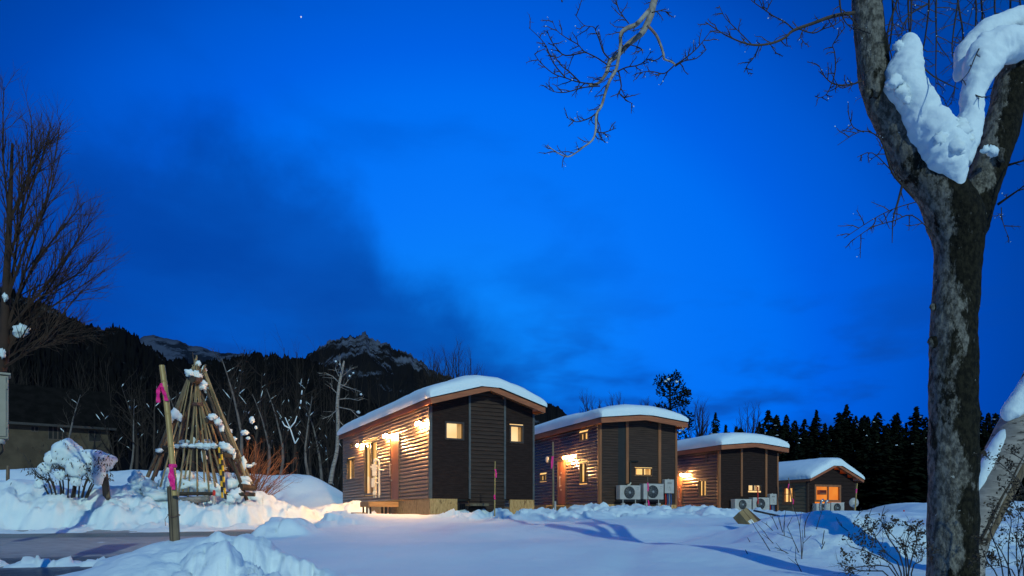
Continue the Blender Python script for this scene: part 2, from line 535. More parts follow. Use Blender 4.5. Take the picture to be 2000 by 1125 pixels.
M['yellow'] = material('yellow', (0.85, 0.48, 0.02), 0.45, (0.75, 0.4, 0.02), 8.0)
M['black'] = material('black', (0.012, 0.012, 0.012), 0.5, (0.02, 0.02, 0.02), 8.0)
M['rope'] = material('rope', (0.10, 0.05, 0.04), 0.9, (0.15, 0.08, 0.06), 20.0)
M['pale_rope'] = material('pale_rope', (0.5, 0.47, 0.38), 0.9, (0.4, 0.37, 0.3), 20.0)
M['cardboard'] = material('cardboard', (0.33, 0.22, 0.10), 0.8, (0.26, 0.165, 0.07), 4.0, bump=0.05)
M['dark_cardboard'] = material('dark_cardboard', (0.12, 0.06, 0.03), 0.8, (0.09, 0.045, 0.02), 4.0)
M['paper'] = material('paper', (0.8, 0.8, 0.78), 0.7, (0.72, 0.72, 0.7), 10.0)
M['cabinet'] = material('cabinet', (0.34, 0.31, 0.25), 0.6, (0.29, 0.265, 0.21), 2.5, bump=0.1, bscale=40)
M['plaster'] = material('plaster', (0.085, 0.068, 0.05), 0.9, (0.06, 0.048, 0.036), 1.2, spec=0.1, bump=0.2, bscale=6.0)
M['dark_roof'] = material('dark_roof', (0.007, 0.007, 0.007), 0.95, (0.012, 0.011, 0.011), 2.0, spec=0.0)
M['house_glass'] = material('house_glass', (0.012, 0.014, 0.016), 0.5, (0.02, 0.02, 0.022), 2.0, spec=0.1)
M['dead_leaf'] = material('dead_leaf', (0.035, 0.026, 0.016), 0.85, (0.06, 0.04, 0.022), 8.0)
M['blue_hose'] = material('blue_hose', (0.03, 0.10, 0.32), 0.5, (0.02, 0.08, 0.25), 9.0)
M['grey_pvc'] = material('grey_pvc', (0.28, 0.29, 0.30), 0.45, (0.22, 0.23, 0.24), 5.0)


# ---------------------------------------------------------------- ground, road, mountains
def road_z(x, y):
    return np.interp(y, [0, 3, 10, 24, 28, 60], [-1.40, -1.285, -0.90, -0.13, 0.0, 0.0])


def bank_line(x):
    return np.interp(x, [-60, -25, -14, -7.5, -6.6, -6.0, -5.2, -4.0], [15.5, 17.2, 18.7, 19.9, 21.2, 23.0, 23.6, 23.6])


def where(mask, fn, x, y, *a):
    """fn(x, y, ...) only where the mask is felt"""
    out = np.zeros_like(x)
    k = np.abs(mask) > 2e-3
    if k.any(): out[k] = fn(x[k], y[k], *a)
    return out


def clods(x, y, seed=0):
    """broken slabs and clods: each cell is its own tilted block, 0..1"""
    x = x + 0.25 * fbm(x * 1.3, y * 1.3, seed + 31, 3); y = y + 0.25 * fbm(x * 1.3 + 9, y * 1.3, seed + 37, 3)
    ix, iy = np.floor(x), np.floor(y)
    best = np.full_like(x, 9.0); val = np.zeros_like(x)
    for dx in (-1, 0, 1):
        for dy in (-1, 0, 1):
            cx, cy = ix + dx, iy + dy
            px = cx + _hash(cx, cy, seed); py = cy + _hash(cx, cy, seed + 7)
            d = (x - px) ** 2 + (y - py) ** 2
            h = _hash(cx, cy, seed + 13) ** 1.5 + (x - px) * (_hash(cx, cy, seed + 17) - 0.5) * 1.5 + (y - py) * (_hash(cx, cy, seed + 19) - 0.5) * 1.5
            m = d < best
            val = np.where(m, h, val); best = np.where(m, d, best)
    return val


def gauss(x, y, cx, cy, sx, sy=None, p=2):
    sy = sy or sx
    return np.exp(-0.5 * (np.abs((x - cx) / sx) ** p + np.abs((y - cy) / sy) ** p))


def ground_rel(x, y):
    """snow height over the camera height"""
    x = np.asarray(x, float); y = np.asarray(y, float)
    z = np.interp(y, [-60, 0, 3, 6.5, 10, 15, 18.5, 24, 60, 4000], [-1.3, -1.2, -0.95, -0.60, -0.44, -0.24, -0.02, 0.0, 0.0, 0.0])
    far = np.maximum(np.hypot(x, y), 1)
    und = fbm(x / 3.5, y / 3.5, 3, 3) * 0.05 + fbm(x / 0.9, y / 1.2, 8, 4, 0.6) * 0.028
    z = z + und * np.clip(far / 8, 0.5, 1.6)
    # soft wind drifts over the middle field
    z = z + 0.10 * gauss(x, y, 0.0, 9.0, 2.6, 0.9) + 0.06 * gauss(x, y, 2.2, 13.2, 1.8, 0.8) - 0.07 * gauss(x, y, 2.8, 11.6, 1.6, 0.6)
    # ground climbs behind the teepee up to the woods
    p = -((x + 2.26) * 0.883 + (y - 18.8) * 0.469)
    left = S(-3.0, 0.6, p)
    rise = 0.30 * S(22.5, 27, y) + 1.45 * S(27.0, 32.2, y + fbm(x / 4, y / 4, 21, 2) * 1.0) + 0.35 * S(-8, -16, x) * S(26, 31, y)
    z = z + left * rise * S(400, 120, far)
    z = z + left * S(27, 31, y) * (0.22 * fbm(x / 2.0, y / 2.0, 31, 3))
    # road cut with a ploughed bank behind it
    edge = -4.55 + 0.55 * fbm(x / 1.4, y / 1.4, 41, 3) + 0.35 * S(8, 16, y)
    yb = bank_line(x)
    q = y - yb - fbm(x / 1.6, y / 1.6, 43, 3) * 0.45
    corr = S(0.0, 0.55, edge - x) * S(0.25, -0.25, q)
    rz = road_z(x, y)
    w = y - 0.15 * (x + 14)
    ridge = 0.21 * gauss(w, 0, 10.25, 0, 0.20, 1) * (0.45 + 0.5 * lumps(x * 3.2, y * 3.2, 9) + 0.4 * where(gauss(w, 0, 10.25, 0, 0.30, 1), clods, x * 4, y * 4, 110)) * S(-12, -9, x)
    ridge = ridge + 0.10 * gauss(w, 0, 14.6, 0, 0.5, 1) * (0.7 + 0.9 * fbm(x / 0.9, y / 0.5, 47, 4))
    ridge = ridge + 0.15 * S(16.7, 17.6, w) * (0.7 + 0.7 * fbm(x / 1.2, y / 0.8, 49, 3))
    z = z * (1 - corr) + (rz - 0.10 + ridge) * corr
    lb = S(-4.4, -5.8, x)
    wx = x + 0.35 * fbm(x / 0.9, y / 0.9, 54, 3); wy = y + 0.35 * fbm(x / 0.9, y / 0.9, 55, 3)
    cl = lumps(wx * 0.9, wy * 0.9, 51) * 0.34 + lumps(wx * 2.2, wy * 2.2, 52) * 0.24 + (0.5 - np.abs(fbm(x / 0.7, y / 0.7, 53, 5, 0.62))) * 0.46 + fbm(x / 0.16, y / 0.16, 56, 3) * 0.09
    bank = np.interp(q, [-0.35, 0.05, 0.45, 0.95, 1.6, 2.6, 4.5], [0, 0.08, 0.20, 0.26, 0.20, 0.10, 0.0])
    z = z + lb * bank * (0.62 + 0.85 * cl) * (1 - 0.45 * S(-8.6, -7.0, x))
    z = z + lb * gauss(q, 0, 0.5, 0, 0.9, 1) * ((cl - 0.36) * 0.50 + 0.07 * fbm(x / 0.22, y / 0.22, 57, 4, 0.65))
    bm = lb * gauss(q, 0, 0.35, 0, 0.6, 1)
    z = z + bm * (0.13 * where(bm, clods, x * 1.7, y * 1.7, 101) + 0.05 * where(bm, clods, x * 4.2, y * 4.2, 102) - 0.06)
    z = z + lb * S(-0.2, 1.0, q) * S(6, 3, q) * 0.05 * fbm(x / 0.3, y / 0.3, 58, 4, 0.65)
    # heaps round the teepee and on the far left
    hp = (0.42 * gauss(x, y, -9.9, 22.5, 1.7, 1.2, 3) + 0.55 * gauss(x, y, -11.75, 20.9, 0.62, 0.7) + 0.30 * gauss(x, y, -8.3, 21.6, 0.7, 0.7)
          + 0.10 * gauss(x, y, -7.4, 21.8, 0.6, 0.6))
    z = z + hp * (0.6 + 0.75 * cl)
    z = z + 0.78 * gauss(x, y, -15.9, 20.6, 1.5, 1.2) + 0.40 * gauss(x, y, -13.9, 21.0, 1.0, 0.9) + 0.25 * gauss(x, y, -17.6, 19.2, 1.2, 0.7)
    # lit lumps between the road end and the first cabin
    m = S(-7.4, -6.4, x) * S(-2.2, -3.2, x) * S(21.4, 22.6, y + 0.25 * x + 1.2) * S(27.5, 25.5, y)
    z = z + m * (lumps(x * 1.7 + 0.4 * fbm(x, y, 60, 3), y * 1.5, 61) * 0.20 + fbm(x / 0.45, y / 0.45, 62, 5, 0.6) * 0.12)
    # cleared strip in front of the cabins, with clods thrown to its near side
    m = S(-2.4, -1.2, x) * S(16.2, 17.4, y - 0.30 * x) * S(21.6, 19.8, y - 0.42 * x) * S(7.4, 5.6, x)
    z = z + m * (lumps(x * 1.9 + 0.5 * fbm(x, y, 60, 3), y * 1.5, 63) ** 1.5 * 0.30 + fbm(x / 0.45, y / 0.45, 64, 5, 0.6) * 0.13 - 0.03)
    z = z + m * (0.14 * where(m, clods, x * 1.6, y * 1.3, 105) + 0.04 * where(m, clods, x * 4, y * 4, 106) - 0.05)
    m = gauss(x, y, 7.2, 23.5, 2.0, 1.5, 4)
    z = z + m * 0.12 * where(m, clods, x * 1.6, y * 1.3, 107)
    z = z + m * (0.02 + lumps(x * 1.9, y * 1.3, 65) * 0.14 + fbm(x / 0.5, y / 0.5, 66, 5, 0.6) * 0.16)
    # ploughed heap in front, left of centre
    wx = x + 0.12 * fbm(x / 0.3, y / 0.3, 74, 3); wy = y + 0.12 * fbm(x / 0.3, y / 0.3, 77, 3)
    c2 = lumps(wx * 3.2, wy * 3.2, 71) * 0.75 + lumps(wx * 8.0, wy * 8.0, 72) * 0.35 + fbm(x / 0.3, y / 0.3, 73, 5, 0.55) * 0.30
    z = z + 0.34 * gauss(x, y, -2.95, 6.5, 0.62, 0.7, 3) + 0.10 * gauss(x, y, -3.1, 5.3, 0.55, 0.8)
    hm = gauss(x, y, -2.15, 5.85, 0.48, 0.48, 3)
    z = z + hm * (0.02 + 0.24 * c2 + 0.07 * where(hm, clods, x * 3.5, y * 3.5, 103) + 0.06 * fbm(x / 0.10, y / 0.10, 59, 3)) + 0.08 * gauss(x, y, -2.7, 5.5, 0.8, 0.5) * (c2 - 0.2)
    # pale block of snow at the road edge and clods beyond
    z = z + gauss(x, y, -4.05, 12.0, 0.46, 0.42, 4) * (0.17 + 0.12 * lumps(x * 3.1, y * 3.1, 75) + 0.14 * where(gauss(x, y, -4.05, 12.0, 0.46, 0.42, 4), clods, x * 2.6, y * 2.6, 108)) + gauss(x, y, -4.2, 15.6, 0.75, 0.6, 4) * (0.03 + 0.14 * lumps(x * 3.0, y * 3.0, 76) + 0.14 * where(gauss(x, y, -4.2, 15.6, 0.75, 0.6, 4), clods, x * 2.6, y * 2.6, 109))
    z = z + gauss(x, y, -4.0, 8.6, 0.5, 0.8) * 0.14
    # shallow ruts in the middle field
    z = z - 0.05 * gauss(x, y, -1.9, 15.0, 1.6, 0.10) - 0.035 * gauss(x - 0.25 * y, 0, -0.6, 0, 0.16, 1) * S(13, 10, y)
    # big blue mound on the right
    edge_m = S(2.75, 4.3, x - 0.3 * fbm(x / 1.0, y / 1.0, 81, 2))
    back = S(12.8, 11.0, y)
    front = S(7.3, 9.6, y - 0.10 * (x - 4) + 0.25 * fbm(x / 1.2, y / 1.2, 82, 2))
    crest = 0.43 + 0.06 * fbm(x / 1.1, y / 1.1, 83, 2) + 0.04 * gauss(x, y, 4.6, 10.0, 0.8)
    z = z + edge_m * back * front * crest
    dent = lumps(x * 1.2 + 0.4, y * 1.2, 85) + 1.2 * fbm(x / 0.25, y / 0.25, 87, 3)
    z = z + edge_m * S(7.0, 8.0, y) * S(11, 9.6, y) * (0.07 * fbm(x / 0.5, y / 0.5, 86, 3) + 0.05 * (dent - 0.4))
    # snow piles along the foot of the conifers
    z = z + S(14, 17, x - 0.1 * y) * S(27, 30, y) * S(44, 36, y) * (0.35 + 0.35 * lumps(x / 2.2, y / 2.2, 91))
    return z


def ground(x, y):
    return float(ground_rel(np.array([x]), np.array([y]))[0]) + EYE


def polar_sheet(name, angles, radii, fn, mat):
    A, RR = np.meshgrid(angles, radii)
    x, y = np.sin(A) * RR, np.cos(A) * RR
    z = fn(x, y) + EYE
    nv, nu = A.shape
    co = np.stack([x, y, z], -1).reshape(-1, 3)
    i = np.arange(nu - 1)[None, :] + np.arange(nv - 1)[:, None] * nu
    q = np.stack([i, i + 1, i + nu + 1, i + nu], -1).reshape(-1, 4)
    return sheet(name, co, q, mat)


def sheet(name, co, q, mat):
    me = bpy.data.meshes.new(name)
    me.vertices.add(len(co)); me.vertices.foreach_set('co', co.ravel())
    me.loops.add(q.size); me.loops.foreach_set('vertex_index', q.ravel())
    me.polygons.add(len(q)); me.polygons.foreach_set('loop_start', np.arange(0, q.size, 4)); me.polygons.foreach_set('loop_total', np.full(len(q), 4))
    me.polygons.foreach_set('use_smooth', np.ones(len(q), bool))
    me.materials.append(mat)
    me.update(calc_edges=True); me.validate()
    o = bpy.data.objects.new(name, me); COL.objects.link(o)
    return o


ang = np.concatenate([np.radians(np.linspace(-180, -45, 110)[:-1]), np.radians(np.arange(-45, 45.01, 0.125)), np.radians(np.linspace(45, 180, 110)[1:])])
rad = [1.6]
while rad[-1] < 42: rad.append(rad[-1] * (1.0034 if 17 < rad[-1] < 24 else 1.0068))
while rad[-1] < 9000: rad.append(rad[-1] * 1.13)
tag(polar_sheet('snow_ground', ang, np.array(rad), ground_rel, M['snow']), kind='structure')


def road_material():
    """packed snow on the carriageway, wheel tracks worn down to wet asphalt"""
    m = bpy.data.materials.new('icy_road'); m.use_nodes = True
    nt = m.node_tree; b = nt.nodes['Principled BSDF']; N, L = nt.nodes.new, nt.links.new
    tc = N('ShaderNodeTexCoord')

    def noise(sc, st, det=8, r=0.65):
        mp = N('ShaderNodeMapping'); mp.inputs['Rotation'].default_value = (0, 0, R(-9)); mp.inputs['Scale'].default_value = st; L(tc.outputs['Object'], mp.inputs[0])
        n = N('ShaderNodeTexNoise'); n.inputs['Scale'].default_value = sc; n.inputs['Detail'].default_value = det; n.inputs['Roughness'].default_value = r
        L(mp.outputs[0], n.inputs['Vector']); return n.outputs[0]

    def ma(a, k, c):
        n = N('ShaderNodeMath'); n.operation = 'MULTIPLY_ADD'; L(a, n.inputs[0]); n.inputs[1].default_value = k
        if isinstance(c, (int, float)): n.inputs[2].default_value = c
        else: L(c, n.inputs[2])
        return n.outputs[0]
    sp = N('ShaderNodeSeparateXYZ'); L(tc.outputs['Object'], sp.inputs[0])
    n1 = noise(1.2, (0.35, 1.5, 1)); n2 = noise(6.0, (0.5, 1.3, 1))
    w = ma(sp.outputs[0], -0.15, ma(sp.outputs[1], 1.0, -2.1))
    w = ma(n1, 1.1, ma(n2, 0.35, w))
    rp = N('ShaderNodeValToRGB'); e = rp.color_ramp.elements
    st = [(9.0, 0.0), (10.55, 0.0), (10.8, 0.8), (11.1, 0.75), (11.35, 0.0), (11.8, 0.05), (12.3, 0.75), (14.0, 1.0), (16.4, 0.85), (16.9, 0.05), (17.5, 0.1), (18.2, 0.9), (20.5, 0.8)]
    while len(e) > 1: e.remove(e[-1])
    for i, (p, v) in enumerate(st):
        el = e[0] if i == 0 else e.new((p - 8) / 13)
        el.position = (p - 8) / 13; el.color = (v, v, v, 1)
    L(ma(w, 1 / 13, -8 / 13), rp.inputs[0])
    r = N('ShaderNodeMath'); r.operation = 'MULTIPLY'; r.use_clamp = True; L(rp.outputs[0], r.inputs[0]); L(ma(n2, 1.6, 0.15), r.inputs[1])
    mx = N('ShaderNodeMix'); mx.data_type = 'RGBA'; mx.inputs[6].default_value = (0.008, 0.008, 0.009, 1); mx.inputs[7].default_value = (0.42, 0.42, 0.42, 1)
    L(r.outputs[0], mx.inputs[0]); L(mx.outputs[2], b.inputs['Base Color'])
    rr = N('ShaderNodeMapRange'); rr.inputs['To Min'].default_value = 0.3; rr.inputs['To Max'].default_value = 0.8
    L(r.outputs[0], rr.inputs['Value']); L(rr.outputs[0], b.inputs['Roughness'])
    b.inputs['Specular IOR Level'].default_value = 0.25
    bp = N('ShaderNodeBump'); bp.inputs['Strength'].default_value = 0.8; bp.inputs['Distance'].default_value = 0.05; L(ma(n2, 0.7, n1), bp.inputs['Height']); L(bp.outputs[0], b.inputs['Normal'])
    return m


gx, gy = np.meshgrid(np.linspace(-60, -3.2, 120), np.linspace(-10, 27.5, 120))
gz = road_z(gx, gy) + 0.01 * fbm(gx / 0.8, gy / 0.5, 5, 3) + EYE
nu, nv = 120, 120
ii = np.arange(nu - 1)[None, :] + np.arange(nv - 1)[:, None] * nu
tag(sheet('road', np.stack([gx, gy, gz], -1).reshape(-1, 3), np.stack([ii, ii + 1, ii + nu + 1, ii + nu], -1).reshape(-1, 4), road_material()), kind='structure')


def mountain_material(name, rock, snow, cover, scale):
    m = bpy.data.materials.new(name); m.use_nodes = True
    nt = m.node_tree; b = nt.nodes['Principled BSDF']; N, L = nt.nodes.new, nt.links.new
    b.inputs['Roughness'].default_value = 0.95; b.inputs['Specular IOR Level'].default_value = 0.0
    tc = N('ShaderNodeTexCoord'); mp = N('ShaderNodeMapping'); mp.inputs['Scale'].default_value = (1, 1, 0.3)
    L(tc.outputs['Object'], mp.inputs[0])
    n = N('ShaderNodeTexNoise'); n.inputs['Scale'].default_value = scale; n.inputs['Detail'].default_value = 10; n.inputs['Roughness'].default_value = 0.68
    L(mp.outputs[0], n.inputs['Vector'])
    sp = N('ShaderNodeSeparateXYZ'); L(tc.outputs['Generated'], sp.inputs[0])
    ad = N('ShaderNodeMath'); ad.operation = 'MULTIPLY_ADD'; ad.inputs[1].default_value = 0.32; L(sp.outputs[2], ad.inputs[0]); L(n.outputs[0], ad.inputs[2])
    r = N('ShaderNodeMapRange'); r.interpolation_type = 'SMOOTHSTEP'; r.inputs['From Min'].default_value = cover; r.inputs['From Max'].default_value = cover + 0.12
    L(ad.outputs[0], r.inputs['Value'])
    mx = N('ShaderNodeMix'); mx.data_type = 'RGBA'; mx.inputs[6].default_value = (*rock, 1); mx.inputs[7].default_value = (*snow, 1)
    L(r.outputs[0], mx.inputs[0]); L(mx.outputs[2], b.inputs['Base Color'])
    return m


def mountain(name, pts, d, depth, mat, rough, scale, seed, kind='structure', jag=0.0):
    """a ridge seen at the given photo points, d metres away, with slopes falling towards and away from the camera"""
    px = np.array([p[0] for p in pts], float); py = np.array([p[1] for p in pts], float)
    n = 760; m = 70
    xs = np.linspace(px[0], px[-1], n)
    h = (HZ - np.interp(xs, px, py)) / F * d
    t = np.concatenate([np.linspace(-1, 0, 46), np.linspace(0, 0.9, m - 46 + 1)[1:]])
    A, T = np.meshgrid(xs, t)
    Hh = np.broadcast_to(h, A.shape)
    y = d + T * depth
    x = (A - 1000) / F * y
    prof = np.where(T <= 0, (1 - np.abs(T)) ** 1.25, (1 - T) ** 1.1)
    rg = 1 - np.abs(fbm(x / scale, y / scale * 0.6, seed, 5, 0.55)) * 2
    z = prof * Hh + (rg - 0.7) * rough * np.minimum(np.abs(T) * 3.2, 1) * (1 - np.abs(T)) + fbm(A / 14.0, A * 0 + seed, seed + 3, 4) * rough * 0.10 * (np.abs(T) < 0.2)
    z = z + jag * (np.abs(fbm(A / 3.0, T * 40, seed + 5, 3, 0.7)) + 0.5 * np.abs(fbm(A / 11.0, T * 25, seed + 6, 2))) * (np.abs(T) < 0.8)
    z = z - 4 * (np.abs(T) > 0.88)
    co = np.stack([x, y, z + EYE], -1).reshape(-1, 3)
    mm = len(t)
    i = np.arange(n - 1)[None, :] + np.arange(mm - 1)[:, None] * n
    q = np.stack([i, i + 1, i + n + 1, i + n], -1).reshape(-1, 4)
    return tag(sheet(name, co, q, mat), kind=kind)


mountain('hill', [(-500, 470), (-200, 520), (0, 563), (40, 578), (100, 607), (160, 632), (200, 648), (225, 646), (250, 655), (290, 682), (330, 704), (380, 714), (430, 708), (470, 700), (530, 697), (590, 704), (640, 722), (690, 760), (760, 820), (900, 880), (1000, 960)],
         620, 420, mountain_material('wooded_hill', (0.008, 0.008, 0.009), (0.075, 0.08, 0.095), 0.76, 0.05), 26, 90, 11, jag=7.0)
mountain('mountain', [(480, 930), (540, 800), (580, 722), (600, 698), (622, 684), (645, 672), (668, 664), (690, 660), (712, 657), (726, 661), (745, 668), (768, 682), (790, 690), (815, 705), (840, 722), (870, 735), (900, 748), (950, 765), (1000, 778), (1040, 787), (1062, 790), (1085, 797), (1105, 806), (1125, 817), (1150, 835), (1200, 870), (1260, 940)],
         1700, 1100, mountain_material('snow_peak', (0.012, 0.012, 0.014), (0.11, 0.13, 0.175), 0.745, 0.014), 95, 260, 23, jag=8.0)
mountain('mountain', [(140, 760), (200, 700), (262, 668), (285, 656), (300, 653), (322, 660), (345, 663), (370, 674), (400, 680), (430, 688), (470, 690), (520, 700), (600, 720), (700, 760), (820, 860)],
         5200, 2600, mountain_material('far_range', (0.012, 0.018, 0.030), (0.062, 0.080, 0.12), 0.70, 0.007), 130, 900, 37)  # distance haze is put into the bluish rock and snow colours


# ---------------------------------------------------------------- cabins
class Cabin:
    """local frame: origin at the near front corner at sill height, x along the gable front, y back along the side wall, z up"""
    def __init__(self, name, label, cpx, right_px, sill_py, W, L, yaw, group):
        th = R(yaw)
        self.c, self.s = math.cos(th), math.sin(th)
        k = (cpx - 1000) / F; kr = (right_px - 1000) / F
        # (k d + W c) = kr (d + W s)
        d = W * (self.c - kr * self.s) / (kr - k)
        self.A = (k * d, d)
        self.z0 = EYE + (HZ - sill_py) / F * d
        self.W, self.L = W, L
        self.root = thing(name, label, 'cabin', (k * d, d, self.z0), th, group)
        self.holes = {'side': [], 'front': []}
        self.yaw = th

    def side(self, px, py):
        k = (px - 1000) / F
        y = (self.A[0] - k * self.A[1]) / (self.s + k * self.c)
        d = self.A[1] + self.c * y
        return y, EYE + (HZ - py) / F * d - self.z0

    def front(self, px, py):
        k = (px - 1000) / F
        x = (k * self.A[1] - self.A[0]) / (self.c - k * self.s)
        d = self.A[1] + self.s * x
        return x, EYE + (HZ - py) / F * d - self.z0

    def fn(self, plane):
        """maps (u along the wall, n out of the wall, z) to the local frame"""
        if plane == 'side': return lambda u, n, z: (-n, u, z)
        return lambda u, n, z: (u, -n, z)

    def rect(self, plane, px0, py0, px1, py1):
        f = self.side if plane == 'side' else self.front
        a, b = f(px0, (py0 + py1) / 2), f(px1, (py0 + py1) / 2)
        pm = (px0 + px1) / 2
        t, bt = f(pm, py0)[1], f(pm, py1)[1]
        return min(a[0], b[0]), max(a[0], b[0]), bt, t

    def world(self, x, y, z):
        return Vector((self.A[0] + self.c * x - self.s * y, self.A[1] + self.s * x + self.c * y, self.z0 + z))


def lap_wall(cab, plane, u0, u1, z0, top, pitch, proud, mat, name='wall', profile='lap'):
    """horizontal boards or ribs, each with its own edge; `top(u)` is the wall's upper outline; window openings are left open"""
    mb = MB(); fn = cab.fn(plane)
    holes = cab.holes[plane]
    zmax = max(top(u0), top(u1), top((u0 + u1) / 2))
    n = int(math.ceil((zmax - z0) / pitch))
    us = sorted(set([u0, u1, (u0 + u1) / 2]))
    for i in range(n):
        za, zb = z0 + i * pitch, z0 + (i + 1) * pitch
        zc = (za + zb) / 2
        segs = [(u0, u1)]
        for (h0, h1, g0, g1) in holes:
            if g0 - 0.3 * pitch < zc < g1 + 0.3 * pitch:
                new = []
                for a, b in segs:
                    if h1 <= a or h0 >= b: new.append((a, b)); continue
                    if h0 > a: new.append((a, h0))
                    if h1 < b: new.append((h1, b))
                segs = new
        # clip by the outline
        out = []
        for a, b in segs:
            m = 24
            ok = [a + (b - a) * k / m for k in range(m + 1) if top(a + (b - a) * k / m) >= zb - 0.02]
            if len(ok) >= 2: out.append((ok[0], ok[-1]))
        for a, b in out:
            if profile == 'lap':
                rows = [(0.0, za), (proud * 0.8, za + pitch * 0.07), (proud, za + pitch * 0.28), (proud * 0.92, za + pitch * 0.55), (proud * 0.5, za + pitch * 0.86), (0.0, zb)]
            else:
                rows = [(0.0, za), (0.0, za + pitch * 0.30), (proud, za + pitch * 0.42), (proud, za + pitch * 0.88), (0.0, zb)]
            for (n0, q0), (n1, q1) in zip(rows, rows[1:]):
                mb.poly([fn(a, n0, q0), fn(b, n0, q0), fn(b, n1, q1), fn(a, n1, q1)])
    o = mb.build(name, mat, cab.root)
    return o


def window(cab, plane, r, mats=None, fw=0.05, light='room_light', mull=(), bars=(), depth=0.55, proud=0.035, curtains=(), sill=False, shelf=False, hole=True, inner=0.03):
    """frame > pane, room; the room behind the glass is a lit niche"""
    u0, u1, z0, z1 = r
    fn = cab.fn(plane)
    if hole: cab.holes[plane].append((u0 + 0.01, u1 - 0.01, z0 + 0.01, z1 - 0.01))
    fm = mats or M['window_frame']
    mb = MB()
    bx = lambda a, b, n0, n1, q0, q1: mb.box(a, b, n0, n1, q0, q1, fn=fn)
    bx(u0, u1, -0.08, proud, z0, z0 + fw); bx(u0, u1, -0.08, proud, z1 - fw, z1)
    bx(u0, u0 + fw, -0.08, proud - 0.003, z0 + fw, z1 - fw); bx(u1 - fw, u1, -0.08, proud - 0.003, z0 + fw, z1 - fw)
    for t in mull:
        um = u0 + (u1 - u0) * t
        bx(um - inner, um + inner, -0.06, proud - 0.012, z0 + fw, z1 - fw)
    for t in bars:
        zm = z0 + (z1 - z0) * t
        bx(u0 + fw, u1 - fw, -0.055, proud - 0.016, zm - 0.015, zm + 0.015)
    if sill: bx(u0 - 0.03, u1 + 0.03, 0.0, proud + 0.05, z0 - 0.035, z0 - 0.002)
    f = mb.build('window', fm, cab.root)
    q = [fn(u0 + fw, -0.02, z0 + fw), fn(u1 - fw, -0.02, z0 + fw), fn(u1 - fw, -0.02, z1 - fw), fn(u0 + fw, -0.02, z1 - fw)]
    g = MB(); g.poly(q if plane == 'front' else q[::-1])
    g.build('pane', M['glass'], f)
    e = 0.02
    a0, a1, b0, b1 = u0 + e, u1 - e, z0 + e, z1 - e
    w0, w1, v0, v1 = a0 - 0.25, a1 + 0.25, b0 - 0.2, b1 + 0.2
    if plane == 'side': w0 = max(w0, 0.08)
    room = MB()
    back = [fn(w0, -depth, v0), fn(w1, -depth, v0), fn(w1, -depth, v1), fn(w0, -depth, v1)]
    fr = [fn(w0, -0.085, v0), fn(w1, -0.085, v0), fn(w1, -0.085, v1), fn(w0, -0.085, v1)]
    room.poly(back, 0)
    for i in range(4):
        j = (i + 1) % 4
        room.poly([fr[i], fr[j], back[j], back[i]], 0)
    room.build('room', M[light], f)
    for (t0, t1) in curtains:
        cb = MB(); ca, cc = u0 + (u1 - u0) * t0, u0 + (u1 - u0) * t1
        pts = []
        nn = 14
        for q in (z0 + 0.02, z1 - 0.02):
            for i in range(nn):
                uu = ca + (cc - ca) * i / (nn - 1)
                pts.append(fn(uu, -0.13 + 0.025 * math.sin(i * 2.1), q))
        cb.grid(pts, nn, 2)
        cb.build('curtain', M['curtain'], f, smooth=True)
    if shelf:
        sb = MB()
        ua, ub = u0 + (u1 - u0) * shelf[0], u0 + (u1 - u0) * shelf[1]
        za, zb = z0 + (z1 - z0) * shelf[2], z0 + (z1 - z0) * shelf[3]
        sb.box(ua, ub, -depth + 0.05, -depth + 0.25, za, zb, fn=fn)
        sb.build('cupboard', M['cupboard'], f)
    return f


def plank(cab, plane, r, n0, n1, mat, name, bevel=0.0, parent=None):
    mb = MB(); mb.box(r[0], r[1], n0, n1, r[2], r[3], fn=cab.fn(plane))
    return mb.build(name, mat, parent or cab.root, bevel=bevel)


def wall_lamp(cab, px, py, twin=True, size=0.036):
    u, z = cab.side(px, py)
    fn = cab.fn('side')
    mb = MB()
    mb.box(u - 0.07, u + 0.07, 0.0, 0.03, z - 0.10, z + 0.10, fn=fn)
    spots = (-0.13, 0.13) if twin else (0.0,)
    for dx in spots:
        mb.tube([fn(u, 0.02, z + 0.03), fn(u + dx * 0.6, 0.10, z + 0.06), fn(u + dx, 0.135, z + 0.04)], 0.014, 6)
        mb.tube([fn(u + dx, 0.13, z + 0.075), fn(u + dx, 0.15, z + 0.03), fn(u + dx, 0.155, z + 0.012)], [0.03, 0.058, 0.064], 10)
    lamp = mb.build('wall_lamp', M['dark_metal'], cab.root)
    for dx in spots:
        b = MB(); b.blob(fn(u + dx, 0.165, z - 0.03), size, amp=0.0, nu=12, nv=8)
        b.build('bulb', M['bulb'], lamp, smooth=True)
    return lamp


